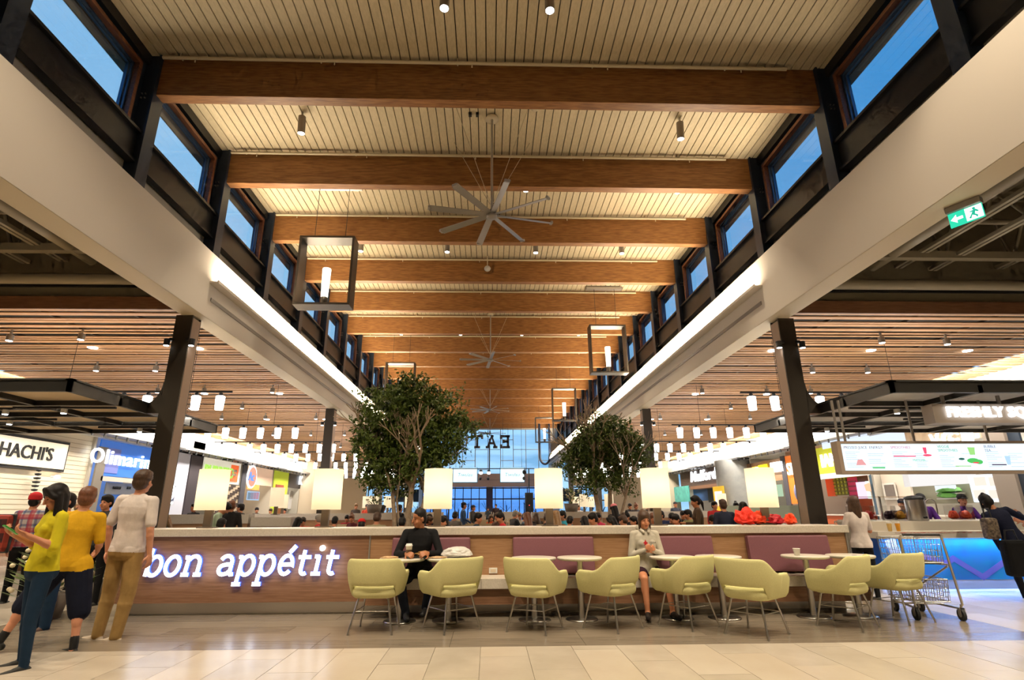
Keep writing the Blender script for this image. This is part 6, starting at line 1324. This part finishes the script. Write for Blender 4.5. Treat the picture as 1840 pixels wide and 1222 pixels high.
CR=[
('sitf',310,926,12.6,120,'woman with wavy blond hair in a teal top left of the leftmost drum lamp',(20,100,110),dict(hair=Lg,hc='blond')),
('stand',350,905,17,160,'dark figure standing behind the leftmost drum lamp',(30,26,28),dict(skin='brown')),
('bend',384,903,12.3,-70,'man in a pale mint t-shirt leaning over a table right of the leftmost lamp',(176,196,170),dict(hair=A,hc='black',skin='tan')),
('stand',418,899,12.7,8,'man in a black jacket seen from behind, standing beside the mint t-shirt man',(30,28,30),dict(hair='buzz',hc='auburn')),
('stand',434,905,15.8,90,'dark haired person standing close right of the black jacket man',(26,26,30),dict()),
('sitl',395,932,11.2,20,'person in a black top seated low before the mint t-shirt man',(22,22,24),dict()),
('standf',462,912,24,180,'person in dark clothes at the shop counter under the round white sign',(40,44,50),dict(skin='fair')),
('standf',487,915,25,150,'person in a pale top queueing beside the lime green wall',(190,180,176),dict(hc='brown')),
('stand',512,915,27,180,'person in red queueing near the striped shop',(180,40,48),dict()),
('sitf',528,930,14.0,-60,'woman with long black hair seated right of the second drum lamp post',(34,28,30),dict(hair=Lg)),
('sit',545,930,16.0,200,'person in an orange pink top seated behind the second drum lamp',(206,104,80),dict()),
('sitl',575,925,15.0,90,'person with grey hair in a red top right of the second drum lamp',(190,40,44),dict(hc='grey',skin='fair')),
('sit',601,928,13.6,0,'person in a black hood seen from behind, left of the red cap',(24,22,24),dict(hair='buzz')),
('sit',625,926,19.7,180,'person in a red and dark top seated far behind the red cap',(150,30,40),dict(hc='black')),
('sitf',637,924,17,150,'person with auburn hair in a maroon top near the first ficus',(96,30,36),dict(hair='bun',hc='auburn')),
('sit',650,933,11.6,10,'person with a bright red cap and red shirt just behind the half wall',(206,28,30),dict(hair='buzz',cap='redcap')),
('sit',677,921,12.3,0,'person in a pale khaki jacket seen from behind left of the ficus',(150,142,112),dict(hc='brown')),
('standf',688,908,21.8,-90,'woman with long dark hair standing behind the khaki jacket person',(44,34,32),dict(hair=Lg)),
('stand',718,907,17.5,-40,'man in a black t-shirt standing just behind the ficus trunks on the left',(22,22,24),dict()),
('sit',722,930,12.3,0,'person in a dark green grey top low between the ficus trunks',(80,78,60),dict()),
('standf',757,915,20,30,'dark figure standing behind the seated man in black',(24,26,34),dict(hair=Lg)),
('sitf',765,928,15,-120,'woman with brown hair near the drum lamp over the seated man',(60,44,40),dict(hair='pony',hc='brown')),
('sitl',775,924,17,160,'person in dark clothes right of the seated man\'s head',(44,38,44),dict()),
('sitl',790,928,12.0,-70,'person in a black top beside the third drum lamp post',(26,26,30),dict()),
('sitf',803,927,14.9,40,'woman with dark hair and black top right of the third drum lamp',(22,20,22),dict(hair=Lg)),
('sit',816,920,16.8,-20,'man in a grey shirt seen from behind in the middle of the crowd',(104,100,96),dict()),
('stand',833,903,21.0,-80,'man in a blue jacket and dark cap standing in the middle of the crowd',(36,66,104),dict(hair='buzz',cap='blackcap')),
('stand',850,908,24,-110,'person in black and cream standing right of the blue jacket man',(36,34,36),dict(hair='buzz',cap='blackcap')),
('sitl',855,922,13.2,-80,'man in a dark blue grey top turned right at a table',(44,62,74),dict()),
('stand',877,912,44.5,180,'performer at the left behind the far booth',(60,70,80),dict(skin='fair')),
('stand',891,906,44.5,170,'performer in a dark top at the right behind the far booth',(50,34,38),dict(skin='fair')),
('sitf',884,925,20,160,'woman in an orange top in the middle distance',(216,84,30),dict(hc='brown',hair=Lg)),
('sitl',898,921,17.0,150,'person with brown hair turned left near the red jacket',(90,60,50),dict(hc='brown')),
('sitf',908,921,13.3,100,'person in a bright red jacket in the centre of the crowd',(214,36,48),dict(hair='bun')),
('sit',922,918,19,-60,'older person with pale grey hair and dark jacket',(38,40,46),dict(hc='grey',skin='fair')),
('sit',934,922,21,180,'person with white blond hair and pale top',(190,186,180),dict(hc='blond',skin='fair')),
('sitl',941,922,16.9,-100,'person in a denim blue top seated before the far windows',(70,92,112),dict(hc='brown')),
('sitf',950,921,13.6,10,'woman with long auburn hair in a dark top seen from behind',(40,34,36),dict(hair=Lg,hc='auburn')),
('sit',966,922,18,30,'woman with brown hair near the fourth drum lamp',(50,40,38),dict(hair=Lg,hc='brown')),
('sitf',976,920,12.8,-110,'woman with tied brown hair in a black sleeveless top left of the fourth lamp post',(22,20,22),dict(hair='bun',hc='brown',skin='fair')),
('sitf',1000,918,11.8,0,'woman with long wavy golden hair right of the fourth drum lamp post',(120,84,50),dict(hair=Lg,hc='blond')),
('sitl',1014,918,15,150,'young man in a bright turquoise shirt leaning right',(40,150,180),dict()),
('sitf',1018,928,13.9,-60,'person in a dark grey top just under the turquoise shirt',(60,56,58),dict()),
('sitf',1052,928,12.7,0,'woman with long black hair left of the man with glasses',(26,24,28),dict(hair=Lg)),
('sit',1072,922,11.8,100,'man with glasses in a grey shirt behind the half wall, left of the girl',(92,92,96),dict(hc='black')),
('sitf',1080,922,15.2,120,'woman in a pink top behind the man with glasses',(206,60,96),dict()),
('standf',1104,908,13.6,10,'woman with a pink cap and long black hair seen from behind',(28,24,26),dict(hair=Lg,cap='pinkcap')),
('sitf',1108,928,11.6,60,'woman with black hair resting her chin, below the pink cap',(40,34,36),dict(hair=Lg)),
('sitl',1128,921,15.0,170,'person with dark curly hair left of the girl in the hoodie',(34,30,32),dict(hair='bun')),
('sitf',1126,926,12.4,30,'person with brown hair low beside the girl in the hoodie',(120,90,70),dict(hair='bun',hc='brown')),
('sitl',1143,928,12.8,140,'person in a pinkish top half hidden by the girl in the hoodie',(150,90,90),dict()),
('standf',1131,905,24.4,180,'man seated high behind the right ficus wall, left of a woman',(40,36,38),dict()),
('standf',1142,905,23.5,190,'woman with tied auburn hair behind the right ficus wall',(36,32,36),dict(hair='bun',hc='auburn')),
('stand',1163,905,24.5,180,'person in dark clothes left of the second right column',(38,36,38),dict()),
('sit',1172,922,13.5,170,'person right behind the girl in the hoodie',(110,80,70),dict(hc='auburn')),
('sitl',1190,918,15.5,150,'person in a dark blue top just right of the second right column',(34,44,84),dict()),
('sit',1205,922,13.6,180,'person with dark hair near the fifth drum lamp post',(50,44,44),dict()),
('sitf',1222,924,12.0,100,'woman with dark hair in an orange red top right of the fifth drum lamp',(210,70,50),dict(hair='pony')),
('sit',1225,918,17,180,'person with black hair behind the orange red top woman',(40,38,40),dict()),
('sitl',1240,916,15,120,'person in a pale olive shirt behind the standing woman in olive',(150,146,96),dict()),
('standf',1250,891,11.75,75,'woman with dark tied hair in an olive brown jacket standing right of the fifth lamp',(70,50,30),dict(hair='pony',skin='brown')),
('stand',1283,901,15.5,185,'person in a red shirt between the olive jacket and navy jacket people',(196,40,44),dict()),
('stand',1298,897,11.3,4,'man in a navy jacket with hands on hips seen from behind',(26,34,58),dict(hair='buzz',hc='brown')),
('sit',1276,926,12.0,190,'person in a pale pink top low between the two standing people',(206,180,176),dict()),
('standf',1334,903,11.2,-70,'woman with long black hair in a grey green top left of the red paper bundle',(96,104,92),dict(hair=Lg)),
('stand',1322,903,16.5,170,'person in a maroon scarf behind the long haired woman',(90,24,40),dict(hair='bun')),
('sitf',1357,906,20,180,'pale haired person beyond the counter, left of the rightmost lamp',(170,150,140),dict(hc='blond')),
('standf',1370,902,21,170,'person with dark curly hair beside the rightmost drum lamp',(110,96,96),dict(hair=Lg)),
('stand',1213,902,26,180,'person in a black cap behind the fifth drum lamp',(60,66,80),dict(hair='buzz',cap='blackcap')),
('standf',640,905,26,180,'seated figure with pale hair near the left entrance doors',(60,50,46),dict(hc='blond')),
('stand',660,906,27,190,'person in an orange red top near the left entrance doors',(200,70,44),dict()),
('stand',1035,906,30,150,'person in red walking far behind the right ficus',(190,34,44),dict()),
('stand',1040,908,28,180,'person in white far behind the right ficus',(210,206,200),dict(hc='brown')),
]
for c_ in CR:
    if len(c_[5].split())>16: print('LONG',c_[5])
for (kd,u,v,y,fa_,lab,top,kw) in CR: cpx(kd,u,v,y,fa_,lab,top,**kw)
for o in list(PR.values())+list(HP.values()):
    for c in list(o.children): bpy.data.objects.remove(c)
    bpy.data.objects.remove(o)
# phone placed between the woman's hands
bpy.context.view_layer.update()
q=w1.matrix_world; ph.location=q@Vector((0,.30,1.175)); ph.rotation_euler=(R(35),0,R(146))
for o in S.objects:
    for kk in ('_s','_h'):
        if kk in o: del o[kk]
